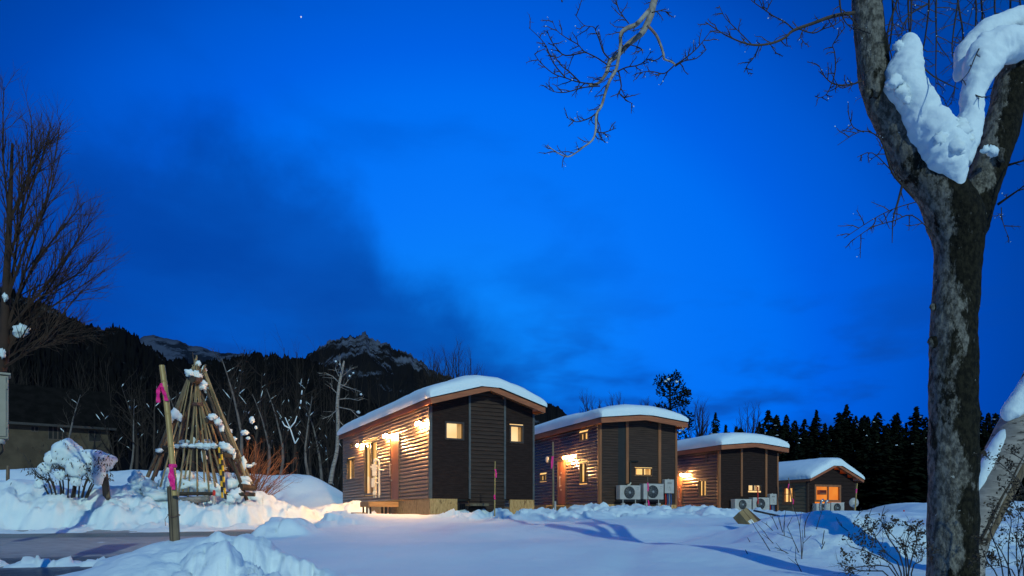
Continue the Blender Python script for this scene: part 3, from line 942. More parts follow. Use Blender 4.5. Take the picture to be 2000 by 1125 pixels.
def door(cab, r, handle_u, hz0, hz1):
    mb = MB(); fn = cab.fn('side')
    mb.box(r[0], r[1], 0.0, 0.035, r[2], r[3], fn=fn)
    d = mb.build('door', M['door'], cab.root)
    t = MB()
    for a, b in ((r[0] - 0.05, r[0]), (r[1], r[1] + 0.05)):
        t.box(a, b, 0.0, 0.055, r[2], r[3] + 0.05, fn=fn)
    t.box(r[0], r[1], 0.0, 0.056, r[3], r[3] + 0.05, fn=fn)
    t.build('door_frame', M['window_frame'], d)
    h = MB()
    h.tube([fn(handle_u, 0.03, hz0 + 0.05), fn(handle_u, 0.095, hz0 + 0.05)], 0.012, 6)
    h.tube([fn(handle_u, 0.03, hz1 - 0.05), fn(handle_u, 0.095, hz1 - 0.05)], 0.012, 6)
    h.box(handle_u - 0.02, handle_u + 0.02, 0.09, 0.115, hz0, hz1, fn=fn)
    h.build('handle', M['steel'], d)
    for z in (hz0 - 0.12, hz1 + 0.12):
        k = MB(); k.tube([fn(handle_u, 0.03, z), fn(handle_u, 0.06, z)], 0.028, 10); k.build('lock', M['steel'], d)
    return d


def roof(cab, eave, apex, thick, of, ob, ex, fascia_mat=None, drop=0.16):
    """shallow gable roof: two slopes, bargeboards, side fascia boards. eave/apex are the underside heights of the bargeboards"""
    W, L = cab.W, cab.L
    zt = lambda x: apex + drop - (apex - eave) * abs(x - W / 2) / (W / 2 + ex)
    mid = W / 2
    for sgn in (-1, 1):
        xe = mid + sgn * (mid + ex)
        mb = MB()
        c = [(mid, -of + 0.02, zt(mid) - thick), (xe, -of + 0.02, zt(xe) - thick), (xe, L + ob, zt(xe) - thick), (mid, L + ob, zt(mid) - thick),
             (mid, -of + 0.02, zt(mid)), (xe, -of + 0.02, zt(xe)), (xe, L + ob, zt(xe)), (mid, L + ob, zt(mid))]
        mb.hexa(c)
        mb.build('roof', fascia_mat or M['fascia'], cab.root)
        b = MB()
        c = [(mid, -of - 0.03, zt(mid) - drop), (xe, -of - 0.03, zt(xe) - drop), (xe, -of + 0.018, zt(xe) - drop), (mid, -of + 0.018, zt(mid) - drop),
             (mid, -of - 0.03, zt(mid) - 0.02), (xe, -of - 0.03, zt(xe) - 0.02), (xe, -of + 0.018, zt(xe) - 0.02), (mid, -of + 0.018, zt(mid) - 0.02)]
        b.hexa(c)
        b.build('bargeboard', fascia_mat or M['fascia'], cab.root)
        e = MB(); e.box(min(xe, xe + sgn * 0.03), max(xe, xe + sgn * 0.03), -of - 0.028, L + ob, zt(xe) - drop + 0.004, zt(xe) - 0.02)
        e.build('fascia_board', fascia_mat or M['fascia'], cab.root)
        t = MB()
        c = [(mid, -of - 0.05, zt(mid) - 0.018), (xe + sgn * 0.05, -of - 0.05, zt(xe) - 0.018), (xe + sgn * 0.05, L + ob, zt(xe) - 0.018), (mid, L + ob, zt(mid) - 0.018),
             (mid, -of - 0.05, zt(mid) + 0.006), (xe + sgn * 0.05, -of - 0.05, zt(xe) + 0.006), (xe + sgn * 0.05, L + ob, zt(xe) + 0.006), (mid, L + ob, zt(mid) + 0.006)]
        t.hexa(c); t.build('drip_edge', M['dark_metal'], cab.root)
    return zt


def roof_snow(cab, zt, of, ob, ex, T, seed, soft=0.10, n=4.0, lean=0.0, crust=True):
    """the loaf of snow on the roof"""
    W, L = cab.W, cab.L
    nx, ny = 56, 90
    pts = []
    xc, hw = W / 2, W / 2 + ex + 0.07
    y0, y1 = -of - 0.08, L + ob + 0.05
    yc, hl = (y0 + y1) / 2, (y1 - y0) / 2
    for j in range(ny):
        ps = math.pi * j / (ny - 1)
        cy = -math.cos(ps)
        yn = math.copysign(abs(cy) ** 0.30, cy)
        te = max(math.sin(ps), 0.0) ** 0.42
        for i in range(nx):
            ph = math.pi * i / (nx - 1)
            cx = -math.cos(ph); sx = max(math.sin(ph), 0.0)
            xn = math.copysign(abs(cx) ** (2 / n), cx)
            h = sx ** (2 / (n * 1.05)) * T * te
            x = xc + hw * xn * (0.965 + 0.035 * min(1, te * 1.3)) * (1 + 0.02 * math.sin(min(h / T, 1) * math.pi))
            y = yc + hl * yn
            ridge = math.sqrt((x - xc) ** 2 + (soft * W) ** 2) - soft * W * 0.5
            zr = min(zt(xc) - (zt(xc) - zt(W + ex)) * ridge / (W / 2 + ex), zt(x) + 0.03) if True else 0
            base = zt(x) + 0.008
            z = base + h * (1 + (zr - zt(x)) * 0.0) - (zt(x) - zr) * 0.9 * min(1, h / T)
            k = min(1, h / (0.4 * T))
            nz = mnoise.noise(Vector((x * 0.8, y * 0.5, seed))) * 0.085 * k + mnoise.noise(Vector((x * 2.4, y * 1.9, seed + 5))) * 0.026 * k + mnoise.noise(Vector((x * 7, y * 6, seed + 9))) * 0.008 * k
            edge = max(0.0, 1 - h / (0.5 * T)) if crust else 0
            nx_ = mnoise.noise(Vector((x * 5, y * 6.0, z * 7 + seed))) * 0.05 * edge * (1 if 0 < h else 0)
            pts.append((x + nx_, y + nx_ * (1 if abs(yn) > 0.97 else 0), z + nz))
    mb = MB(); mb.grid(pts, nx, ny)
    return mb.build('roof_snow', M['soft_snow'], cab.root, smooth=True)


def gable(cab, eave, apex):
    W = cab.W
    return lambda u: apex - (apex - eave) * abs(u - W / 2) / (W / 2)


def osb_skirt(cab, plane, u0, u1, zb, gap=(), n=0.0):
    w = 0.91
    k = max(1, int(round((u1 - u0) / w)))
    for i in range(k):
        a, b = u0 + (u1 - u0) * i / k, u0 + (u1 - u0) * (i + 1) / k
        if any(g0 < (a + b) / 2 < g1 for g0, g1 in gap): continue
        plank(cab, plane, (a + 0.004, b - 0.004, zb, -0.004 - 0.002 * (i % 2)), -0.03, n + 0.004 * (i % 2), M['osb'], 'skirt_panel')


def shell(cab, eave):
    """the walls the photo does not show: far gable and right side, plain"""
    mb = MB(); W, L = cab.W, cab.L
    mb.box(W - 0.05, W, 0.02, L, 0.0, eave)
    mb.build('wall', M['dark_siding'], cab.root)
    mb = MB()
    mb.box(0.02, W - 0.06, L - 0.05, L, 0.0, eave)
    mb.poly([(0.02, L, eave), (W - 0.06, L, eave), (W / 2, L, eave + 0.3)])
    mb.build('wall', M['dark_siding'], cab.root)
    mb = MB(); mb.box(0.03, W - 0.07, 0.04, L - 0.06, -0.05, -0.01)
    mb.build('floor_slab', M['black_board'], cab.root)


def outdoor_unit(loc, rz, w, h, label, cat_group, feet=True, frost=False):
    t = thing('air_conditioner', label, 'air conditioner', loc, rz, cat_group)
    d = 0.29
    mb = MB(); mb.box(0, w, 0, d, 0, h)
    mb.build('casing', M['white_plastic'], t, bevel=0.018)
    cx, cz, r = w * 0.45, h * 0.5, min(h * 0.44, w * 0.27)
    g = MB(); g.lathe([(r, 0.0), (r, 0.012), (r * 0.97, 0.02), (r * 0.97, 0.004)], (cx, -0.001, cz), 'Y', 28)
    grille = g.build('fan_guard', M['black'], t)
    f = MB()
    for k in range(3):
        a0 = k * 2 * math.pi / 3 + 0.4
        pts = []
        for i in range(5):
            rr = r * (0.2 + 0.17 * i)
            for q in (0, 1):
                a = a0 + q * (0.75 + 0.08 * i)
                pts.append((cx + rr * math.cos(a), -0.014 - 0.006 * q, cz + rr * math.sin(a)))
        f.grid(pts, 2, 5)
    f.lathe([(r * 0.2, 0.022), (r * 0.16, 0.03), (0.01, 0.034)], (cx, 0, cz), 'Y', 14)
    f.build('fan', M['dark_metal'], t)
    wr = MB()
    for i in range(1, 7):
        rr = r * i / 7
        ring = [(cx + rr * math.cos(2 * math.pi * k / 24), -0.032, cz + rr * math.sin(2 * math.pi * k / 24)) for k in range(25)]
        wr.tube(ring, 0.0028, 3, cap=False)
    for k in range(12):
        a = 2 * math.pi * k / 12
        wr.tube([(cx + 0.04 * math.cos(a), -0.034, cz + 0.04 * math.sin(a)), (cx + r * math.cos(a), -0.028, cz + r * math.sin(a))], 0.0028, 3)
    wr.lathe([(0.045, 0.034), (0.04, 0.04), (0.01, 0.043)], (cx, 0, cz), 'Y', 14)
    wr.build('wire_grille', M['grey_pvc'], grille)
    p = MB(); p.box(w * 0.76, w * 0.965, -0.006, 0.0, h * 0.12, h * 0.92); p.build('service_panel', M['white_plastic'], t)
    b = MB()
    b.box(w * 0.80, w * 0.93, -0.009, -0.0055, h * 0.83, h * 0.865)
    b.box(w * 0.81, w * 0.91, -0.009, -0.0055, h * 0.74, h * 0.755); b.box(w * 0.81, w * 0.89, -0.009, -0.0055, h * 0.70, h * 0.712)
    b.build('badge', M['grey_pvc'], t)
    tp = MB(); tp.box(-0.006, w + 0.006, -0.008, d + 0.004, h - 0.02, h + 0.008); tp.build('lid', M['white_plastic'], t, bevel=0.006)
    if feet:
        rail = MB(); rail.box(-0.04, w + 0.04, 0.03, 0.08, -0.07, -0.02); rail.box(-0.04, w + 0.04, 0.20, 0.25, -0.07, -0.02)
        rail.build('rail', M['dark_metal'], t)
        for q in (0.08, w * 0.70):
            ft = MB(); ft.box(q, q + 0.11, -0.02, 0.09, -0.24, -0.13); ft.tube([(q + 0.055, 0.03, -0.14), (q + 0.055, 0.03, 0.0)], 0.016, 6)
            ft.build('foot', M['white_plastic'], t)
    return t


def water_heater(loc, rz, w, h, label, drop):
    t = thing('water_heater', label, 'water heater', loc, rz, 'white water heater boxes')
    mb = MB(); mb.box(0, w, 0, 0.2, 0, h); mb.build('casing', M['white_plastic'], t, bevel=0.02)
    mb = MB(); mb.box(w * 0.28, w * 0.72, -0.006, 0.0, h * 0.72, h * 0.76); mb.build('exhaust_slot', M['black'], t)
    mb = MB(); mb.tube([(w * 0.5, 0.08, h - 0.01), (w * 0.5, 0.08, h + 0.025)], 0.03, 8); mb.build('cap', M['white_plastic'], t)
    # warning triangle mark
    mb = MB(); c = (w * 0.52, h * 0.36)
    a = [(c[0] - 0.05, c[1] - 0.07), (c[0] + 0.05, c[1] - 0.07), (c[0], c[1] + 0.07)]
    for i in range(3):
        p, q = a[i], a[(i + 1) % 3]
        mb.tube([(p[0], -0.004, p[1]), (q[0], -0.004, q[1])], 0.006, 4)
    mb.build('warning_mark', M['grey_pvc'], t)
    for i, (fx, mt) in enumerate(((0.22, 'red'), (0.45, 'blue_hose'), (0.62, 'grey_pvc'), (0.8, 'blue_hose'))):
        mb = MB(); mb.tube([(w * fx, 0.10, 0.0), (w * fx + 0.01, 0.08, -drop * 0.4), (w * fx - 0.03, 0.09, -drop * 0.8), (w * fx - 0.06, 0.1, -drop)], 0.02, 6)
        mb.build('pipe', M[mt], t)
    return t


GROUP_CABINS = 'snow roofed trailer cabins in a row'
# ---- first cabin
c1 = Cabin('cabin', 'largest snow roofed cabin, three bright lamp mounts on its brown ribbed side', 839.5, 1043.5, 973.5, 3.3, 9.4, 28.0, GROUP_CABINS)
EA, AP = 2.54, 3.05
f1 = lambda *z: c1.rect('front', *[640 + z[0] / 3.309, 700 + z[1] / 3.309, 640 + z[2] / 3.309, 700 + z[3] / 3.309])
s1 = lambda *z: c1.rect('side', *[660 + z[0] / 4.89, 780 + z[1] / 4.89, 660 + z[2] / 4.89, 780 + z[3] / 4.89])
window(c1, 'front', f1(757, 410, 880, 527), light='pale_room_light', fw=0.045, curtains=((0.72, 0.96),), depth=0.6)
window(c1, 'front', f1(1174, 432, 1264, 547), light='pale_room_light', fw=0.045, curtains=((0.76, 0.96),), depth=0.6)
window(c1, 'side', s1(92, 565, 166, 772), mull=(0.40,), curtains=((0.1, 0.34),))
window(c1, 'side', s1(122, 412, 152, 474), fw=0.04)
window(c1, 'side', s1(256, 398, 384, 915), mull=(0.5,), fw=0.07, light='room_light', curtains=((0.53, 0.9),), depth=0.8)
r = s1(516, 362, 592, 935)
c1.holes['side'].append(r)
hu, hz0 = c1.side(660 + 512 / 4.89, 780 + 740 / 4.89); hz1 = c1.side(660 + 512 / 4.89, 780 + 612 / 4.89)[1]
r = (r[0], r[1], 0.03, r[3])
door(c1, r, r[1] - 0.10, hz0, hz1)
side_top = lambda u: EA + 0.10
lap_wall(c1, 'side', 0.06, c1.L - 0.02, 0.0, side_top, 0.108, 0.036, M['siding'])
fx0 = c1.front(640 + 915 / 3.309, 950)[0]; fx1 = c1.front(640 + 1142 / 3.309, 950)[0]
g1 = gable(c1, EA + 0.15, AP + 0.15)
lap_wall(c1, 'front', 0.06, fx0, 0.0, g1, 0.055, 0.006, M['dark_siding'])
lap_wall(c1, 'front', fx1, c1.W - 0.06, 0.0, g1, 0.055, 0.006, M['dark_siding'])
lap_wall(c1, 'front', fx0, fx1, -0.34, g1, 0.112, 0.034, M['brown_siding'], profile='rib')
for xx in (fx0, fx1):
    plank(c1, 'front', (xx - 0.03, xx + 0.03, 0.0, g1(xx) - 0.02), 0.0, 0.045, M['metal_strip'], 'cover_strip')
plank(c1, 'front', (0.0, 0.062, 0.0, EA), -0.04, 0.02, M['metal_strip'], 'corner_trim')
plank(c1, 'side', (0.0, 0.06, 0.0, EA), 0.001, 0.028, M['metal_strip'], 'corner_trim')
plank(c1, 'side', (c1.L - 0.05, c1.L, 0.0, EA), 0.0, 0.03, M['metal_strip'], 'corner_trim')
plank(c1, 'front', (c1.W - 0.06, c1.W, 0.0, EA), -0.04, 0.02, M['metal_strip'], 'corner_trim')
shell(c1, EA)
osb_skirt(c1, 'front', 0.0, c1.W, -0.6, gap=((fx0 - 0.1, fx1 + 0.1),))
osb_skirt(c1, 'side', 0.02, c1.L, -0.75)
plank(c1, 'front', (fx0 - 0.12, fx0 + 0.45, -0.20, -0.13), 0.0, 0.35, M['old_wood'], 'step')
plank(c1, 'front', (fx0 - 0.02, fx1, -0.7, -0.35), -0.02, 0.0, M['black_board'], 'hatch')
zt = roof(c1, EA - 0.01, AP - 0.02, 0.08, 0.40, 0.25, 0.10, drop=0.17)
roof_snow(c1, zt, 0.40, 0.25, 0.12, 0.46, 1)
for zx, zy, tw in ((228, 435, False), (500, 345, True), (818, 228, True)):
    wall_lamp(c1, 660 + zx / 4.89, 780 + zy / 4.89, tw)
# entrance deck
r = s1(265, 935, 592, 975)
deck = thing('entrance_deck', 'brown wooden doorstep deck on thin legs below the glass door', 'deck', c1.world(0, 0, 0), c1.yaw)
dz = -0.05
k = 9
for i in range(k):
    a, b = r[0] + 0.9 * i / k, r[0] + 0.9 * (i + 1) / k
    mb = MB(); mb.box(-0.95, -0.06, a + 0.005, b - 0.005, dz - 0.03, dz); mb.build('plank', M['deck_wood'], deck)
mb = MB(); mb.box(-0.98, -0.951, r[0] - 0.02, r[0] + 0.92, dz - 0.16, dz - 0.002); mb.build('edge_board', M['deck_wood'], deck)
mb = MB(); mb.box(-0.95, -0.06, r[0] - 0.035, r[0] - 0.005, dz - 0.16, dz - 0.002); mb.build('edge_board', M['deck_wood'], deck)
for yy in (r[0] + 0.06, r[0] + 0.45, r[0] + 0.84):
    for xx in (-0.9, -0.3):
        mb = MB(); mb.tube([(xx, yy, dz - 0.15), (xx, yy, dz - 0.8)], 0.03, 6); mb.build('leg', M['dark_metal'], deck)
mb = MB(); mb.box(-1.30, -1.0, r[0] + 0.05, r[0] + 0.8, dz - 0.38, dz - 0.33); mb.build('step', M['old_wood'], deck)

# ---- second cabin
c2 = Cabin('cabin', 'second snow roofed cabin with wet dark siding, two AC units under its gable window', 1170.5, 1322.0, 984.5, 3.3, 9.4, 22.0, GROUP_CABINS)
Z2 = lambda x, y: (1030 + x / 4.167, 760 + y / 4.167)
f2 = lambda *z: c2.rect('front', *Z2(z[0], z[1]), *Z2(z[2], z[3]))
s2 = lambda *z: c2.rect('side', *Z2(z[0], z[1]), *Z2(z[2], z[3]))
EA2 = c2.front(*Z2(600, 285))[1]; AP2 = c2.front(*Z2(935, 262))[1]
window(c2, 'side', s2(428, 350, 499, 421), mull=(0.52,), fw=0.05)
window(c2, 'side', s2(428, 596, 492, 767), mull=(0.35,), fw=0.055, curtains=((0.12, 0.3),))
window(c2, 'side', s2(106, 694, 160, 751), mull=(0.45,), fw=0.05, curtains=((0.1, 0.4),))
window(c2, 'front', f2(872, 642, 1016, 703), mull=(0.50,), fw=0.028, light='room_light', curtains=((0.72, 0.95), (0.05, 0.2)), inner=0.012)
r = s2(256, 590, 318, 928); r = (r[0], r[1], 0.02, r[3])
c2.holes['side'].append(r)
door(c2, r, r[1] - 0.42 * (r[1] - r[0]), c2.side(*Z2(300, 795))[1], c2.side(*Z2(300, 706))[1])
lap_wall(c2, 'side', 0.08, c2.L - 0.02, 0.0, lambda u: EA2 + 0.12, 0.125, 0.040, M['wet_siding'])
g2 = gable(c2, EA2 + 0.17, AP2 + 0.17)
bx0, bx1 = c2.front(*Z2(737, 500))[0], c2.front(*Z2(800, 500))[0]
lap_wall(c2, 'front', 0.08, bx0, 0.0, g2, 0.10, 0.020, M['brown_siding'])
lap_wall(c2, 'front', bx1, c2.W - 0.06, 0.0, g2, 0.075, 0.012, M['brown_siding'])
plank(c2, 'front', (bx0, bx1, 0.0, g2(bx1) - 0.05), -0.02, 0.012, M['black_board'], 'black_panel')  # flat black strip from sill to gable between the two sidings
for z in ((800, 265, 821, 768), (1062, 278, 1084, 768)):
    rr = f2(*z); plank(c2, 'front', (rr[0], rr[1], rr[2], g2((rr[0] + rr[1]) / 2) - 0.03), 0.0, 0.04, M['corner_trim'], 'cover_strip')
for pl, a, b, n0, n1 in (('front', 0.0, 0.085, -0.05, 0.024), ('side', 0.0, 0.08, 0.001, 0.032), ('side', c2.L - 0.06, c2.L, 0.0, 0.03), ('front', c2.W - 0.085, c2.W, -0.05, 0.03)):
    plank(c2, pl, (a, b, 0.0, EA2 - 0.02), n0, n1, M['corner_trim'], 'corner_trim')
shell(c2, EA2)
osb_skirt(c2, 'front', 0.0, c2.W, -0.7)
osb_skirt(c2, 'side', 0.02, c2.L, -0.7)
rr = f2(790, 970, 1010, 985); plank(c2, 'front', (rr[0], rr[1], rr[2], rr[3]), 0.03, 0.33, M['old_wood'], 'step')
rr = f2(815, 975, 1000, 1010); plank(c2, 'front', (rr[0], rr[1], rr[2], rr[3]), 0.006, 0.03, M['black_board'], 'hatch')
mb = MB(); fn = c2.fn('front')
q = [c2.front(*Z2(x, y)) for x, y in ((895, 588), (838, 588), (832, 600), (832, 755), (820, 775), (800, 782))]
mb.tube([fn(u, 0.05, z) for u, z in q], 0.03, 6); mb.build('pipe_cover', M['black_board'], c2.root)
mb = MB(); q = [c2.front(*Z2(x, y)) for x, y in ((832, 762), (824, 776), (804, 784))]
mb.tube([fn(u, 0.09, z) for u, z in q], 0.026, 6); mb.build('pipe_elbow', M['cream_pipe'], c2.root)
u, z = c2.side(*Z2(172, 573)); mb = MB(); mb.blob(c2.fn('side')(u, 0.06, z), (0.08, 0.13, 0.13), amp=0); mb.build('vent_hood', M['white_plastic'], c2.root, smooth=True)
zt = roof(c2, EA2 - 0.02, AP2 - 0.02, 0.09, 0.42, 0.25, 0.14, drop=0.20)
roof_snow(c2, zt, 0.42, 0.25, 0.13, 0.50, 2)
wall_lamp(c2, *Z2(338, 552), True)
rr = s2(95, 925, 320, 950)
deck = thing('entrance_deck', 'low orange lit wooden step at the door of the wet sided cabin', 'deck', c2.world(0, 0, 0), c2.yaw)
for i in range(5):
    a, b = rr[0] + (rr[1] - rr[0]) * i / 5, rr[0] + (rr[1] - rr[0]) * (i + 1) / 5
    mb = MB(); mb.box(-0.85, -0.06, a + 0.005, b - 0.005, -0.05, -0.01); mb.build('plank', M['deck_wood'], deck)
mb = MB(); mb.box(-0.88, -0.851, rr[0], rr[1], -0.17, -0.012); mb.build('edge_board', M['deck_wood'], deck)
mb = MB(); mb.box(-1.2, -0.9, rr[0] - 0.5, rr[1] - 0.6, -0.34, -0.29); mb.build('step', M['old_wood'], deck)
for yy in (rr[0] + 0.1, rr[1] - 0.1):
    mb = MB(); mb.tube([(-0.8, yy, -0.1), (-0.8, yy, -0.8)], 0.035, 6); mb.build('leg', M['old_wood'], deck)


def on_front(cab, px0, py0, px1, py1, out):
    """box seat on the gable front: place and size"""
    A = cab.A
    cab.A = (A[0] + out * cab.s, A[1] - out * cab.c)
    u0, u1, z0, z1 = cab.rect('front', px0, py0, px1, py1)
    cab.A = A
    return cab.world(u0, -out, z0), u1 - u0, z1 - z0


for (a, b, c, d, lab) in ((755, 785, 927, 898, 'white AC unit below the lit window and nearer the black panel'), (947, 772, 1115, 898, 'white AC unit beside the first white water heater')):
    loc, w, h = on_front(c2, *Z2(a, b), *Z2(c, d), 0.42)
    outdoor_unit(loc, c2.yaw, w * 0.97, h, lab, 'air conditioner units on cabin fronts')
loc, w, h = on_front(c2, *Z2(1120, 735), *Z2(1195, 848), 0.23)
water_heater(loc, c2.yaw, w, h, 'large white water heater box with red and blue pipes under it', 0.75)

# ---- third cabin
c3 = Cabin('cabin', 'third snow roofed cabin, black gable with cardboard box leaning in front', 1404.0, 1520.0, 1001.0, 3.3, 9.0, 22.0, GROUP_CABINS)
Z3 = lambda x, y: (1300 + x / 4.688, 820 + y / 4.688)
f3 = lambda *z: c3.rect('front', *Z3(z[0], z[1]), *Z3(z[2], z[3]))
s3 = lambda *z: c3.rect('side', *Z3(z[0], z[1]), *Z3(z[2], z[3]))
EA3 = c3.front(*Z3(500, 278))[1]; AP3 = c3.front(*Z3(810, 255))[1]
window(c3, 'side', s3(304, 547, 380, 706), mull=(0.48,), fw=0.07, curtains=((0.6, 0.7),))
window(c3, 'front', f3(753, 597, 872, 650), mull=(0.45,), fw=0.02, light='pale_room_light', curtains=((0.5, 0.6), (0.72, 0.85)), inner=0.03)
rr = s3(92, 520, 156, 832); rr = (rr[0], rr[1], 0.02, rr[3])
c3.holes['side'].append(rr)
door(c3, rr, rr[0] + 0.3 * (rr[1] - rr[0]), c3.side(*Z3(138, 720))[1], c3.side(*Z3(138, 642))[1])
lap_wall(c3, 'side', 0.08, c3.L - 0.02, 0.0, lambda u: EA3 + 0.12, 0.145, 0.042, M['wet_siding'])
g3 = gable(c3, EA3 + 0.17, AP3 + 0.17)
lap_wall(c3, 'front', 0.08, c3.W - 0.06, 0.0, g3, 0.10, 0.012, M['dark_siding'])
for z in ((685, 265, 701, 700), (909, 265, 926, 705)):
    q = f3(*z); plank(c3, 'front', (q[0], q[1], q[2], g3((q[0] + q[1]) / 2) - 0.03), 0.0, 0.04, M['corner_trim'], 'cover_strip')
for pl, a, b, n0, n1 in (('front', 0.0, 0.085, -0.05, 0.024), ('side', 0.0, 0.08, 0.001, 0.032), ('front', c3.W - 0.085, c3.W, -0.05, 0.03)):
    plank(c3, pl, (a, b, 0.0, EA3 - 0.02), n0, n1, M['corner_trim'], 'corner_trim')
q = s3(372, 318, 388, 390); plank(c3, 'side', q, 0.0, 0.05, M['black_board'], 'vent')
shell(c3, EA3)
osb_skirt(c3, 'front', 0.0, c3.W, -0.5); osb_skirt(c3, 'side', 0.02, c3.L, -0.5)
zt = roof(c3, EA3 - 0.02, AP3 - 0.02, 0.09, 0.40, 0.25, 0.18, drop=0.20)
roof_snow(c3, zt, 0.40, 0.25, 0.16, 0.56, 3)
wall_lamp(c3, *Z3(184, 498), True)
q = s3(130, 832, 395, 856)
mb = MB(); mb.box(-0.7, -0.1, q[0], q[1], -0.22, -0.03)
tag(mb.build('long_crate', M['cardboard'], None, bevel=0.01), 'flat brown box lying along the foot of the side wall past the second door', 'box')
bpy.data.objects['long_crate'].location = c3.world(0, 0, 0); bpy.data.objects['long_crate'].rotation_euler = (0, 0, c3.yaw)
for (a, b, c, d, lab) in ((637, 727, 792, 826, 'white AC unit right behind the top of the leaning cardboard box'), (802, 713, 957, 828, 'white AC unit with a red stake before it, beside the smaller water heater')):
    loc, w, h = on_front(c3, *Z3(a, b), *Z3(c, d), 0.42)
    outdoor_unit(loc, c3.yaw, w * 0.97, h, lab, 'air conditioner units on cabin fronts')
loc, w, h = on_front(c3, *Z3(958, 678), *Z3(1018, 778), 0.23)
water_heater(loc, c3.yaw, w, h, 'smaller white water heater box at the corner of the black gabled cabin', 0.7)

# ---- fourth, small cabin
c4 = Cabin('cabin', 'smallest snow roofed cabin with steep gable and orange window, at the end of the row', 1577.0, 1671.0, 1004.0, 3.4, 7.0, 22.0, GROUP_CABINS)
s4 = lambda *z: c4.rect('side', *Z3(z[0], z[1]), *Z3(z[2], z[3]))
f4 = lambda *z: c4.rect('front', *Z3(z[0], z[1]), *Z3(z[2], z[3]))
EA4 = c4.front(*Z3(1330, 548))[1]; AP4 = c4.front(*Z3(1540, 432))[1]
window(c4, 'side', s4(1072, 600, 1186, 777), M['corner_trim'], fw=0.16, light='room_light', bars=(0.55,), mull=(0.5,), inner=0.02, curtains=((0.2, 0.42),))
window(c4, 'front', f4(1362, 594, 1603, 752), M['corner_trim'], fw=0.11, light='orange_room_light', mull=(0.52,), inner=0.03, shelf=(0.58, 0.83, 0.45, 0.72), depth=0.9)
g4 = gable(c4, EA4 + 0.05, AP4 + 0.18)
lap_wall(c4, 'side', 0.08, c4.L - 0.02, -0.3, lambda u: EA4 + 0.04, 0.205, 0.03, M['tan_siding'])
lap_wall(c4, 'front', 0.08, c4.W - 0.06, -0.3, g4, 0.205, 0.025, M['dark_siding'])
for pl, a, b, n0, n1 in (('front', 0.0, 0.085, -0.05, 0.03), ('side', 0.0, 0.08, 0.001, 0.036), ('front', c4.W - 0.085, c4.W, -0.05, 0.03)):
    plank(c4, pl, (a, b, -0.3, EA4 - 0.02), n0, n1, M['brown_siding'], 'corner_trim')
shell(c4, EA4)
zt = roof(c4, EA4 - 0.10, AP4 + 0.02, 0.07, 0.35, 0.25, 0.16, drop=0.15)
roof_snow(c4, zt, 0.35, 0.25, 0.15, 0.46, 4, soft=0.05)
for (a, b, c, d, lab) in ((1383, 766, 1512, 856, 'dim AC unit under the orange window, behind snow-glazed pipes'), (1518, 757, 1640, 856, 'dim AC unit with dry twigs before it, under the right half of the orange window')):
    loc, w, h = on_front(c4, *Z3(a, b), *Z3(c, d), 0.45)
    outdoor_unit(loc, c4.yaw, w * 0.97, h, lab, 'air conditioner units on cabin fronts', feet=False)


# ---------------------------------------------------------------- trees
def smooth_path(pts, rad, n):
    """Catmull-Rom through points and radii"""
    pts = [Vector(p) for p in pts]
    out, ro = [], []
    K = len(pts)
    for i in range(K - 1):
        p0, p1, p2, p3 = pts[max(i - 1, 0)], pts[i], pts[i + 1], pts[min(i + 2, K - 1)]
        for k in range(n):
            t = k / n
            out.append(0.5 * ((2 * p1) + (p2 - p0) * t + (2 * p0 - 5 * p1 + 4 * p2 - p3) * t * t + (3 * p1 - p0 - 3 * p2 + p3) * t ** 3))
            ro.append(rad[i] * (1 - t) + rad[i + 1] * t)
    out.append(pts[-1]); ro.append(rad[-1])
    return out, ro


def sides_for(r, big=0.05):
    return 8 if r > big * 1.6 else 6 if r > big else 4 if r > big * 0.3 else 3


def spray(mb, path, r0, r1, rnd, n, L, lev, ang=48, lift=0.0, tips=None, t0=0.12, wig=0.12, big=0.05, keep=1.0):
    """a branch along `path` with side twigs, their twigs and so on; collects twig tips"""
    K = len(path)
    mb.tube(path, [r0 + (r1 - r0) * i / (K - 1) for i in range(K)], sides_for(r0, big), cap=False)
    if tips is not None and lev == 0: tips.append(path[-1])
    if lev == 0: return
    for i in range(n):
        t = t0 + (1 - t0) * (i + rnd.uniform(0.1, 0.9)) / n
        f = t * (K - 1); j = min(int(f), K - 2)
        p = path[j].lerp(path[j + 1], f - j)
        tan = (path[j + 1] - path[j]).normalized()
        ax = Vector((rnd.gauss(0, 1), rnd.gauss(0, 1), rnd.gauss(0, 1))).cross(tan)
        if ax.length < 1e-3: continue
        d = Quaternion(ax.normalized(), R(rnd.uniform(ang * 0.6, ang * 1.3))) @ tan
        d.z += lift
        l = L * (1 - 0.45 * t) * rnd.uniform(0.55, 1.15)
        sub = [p]
        for s in range(3):
            d = (d + Vector((rnd.gauss(0, wig), rnd.gauss(0, wig), rnd.gauss(0, wig) + lift * 0.5))).normalized()
            sub.append(sub[-1] + d * l / 3)
        rr = max((r0 + (r1 - r0) * t) * 0.55, r1 * 0.7)
        spray(mb, sub, rr, rr * 0.4, rnd, max(2, int(n * 0.55)), L * 0.45, lev - 1, ang, lift, tips, 0.2, wig * 1.2, big)


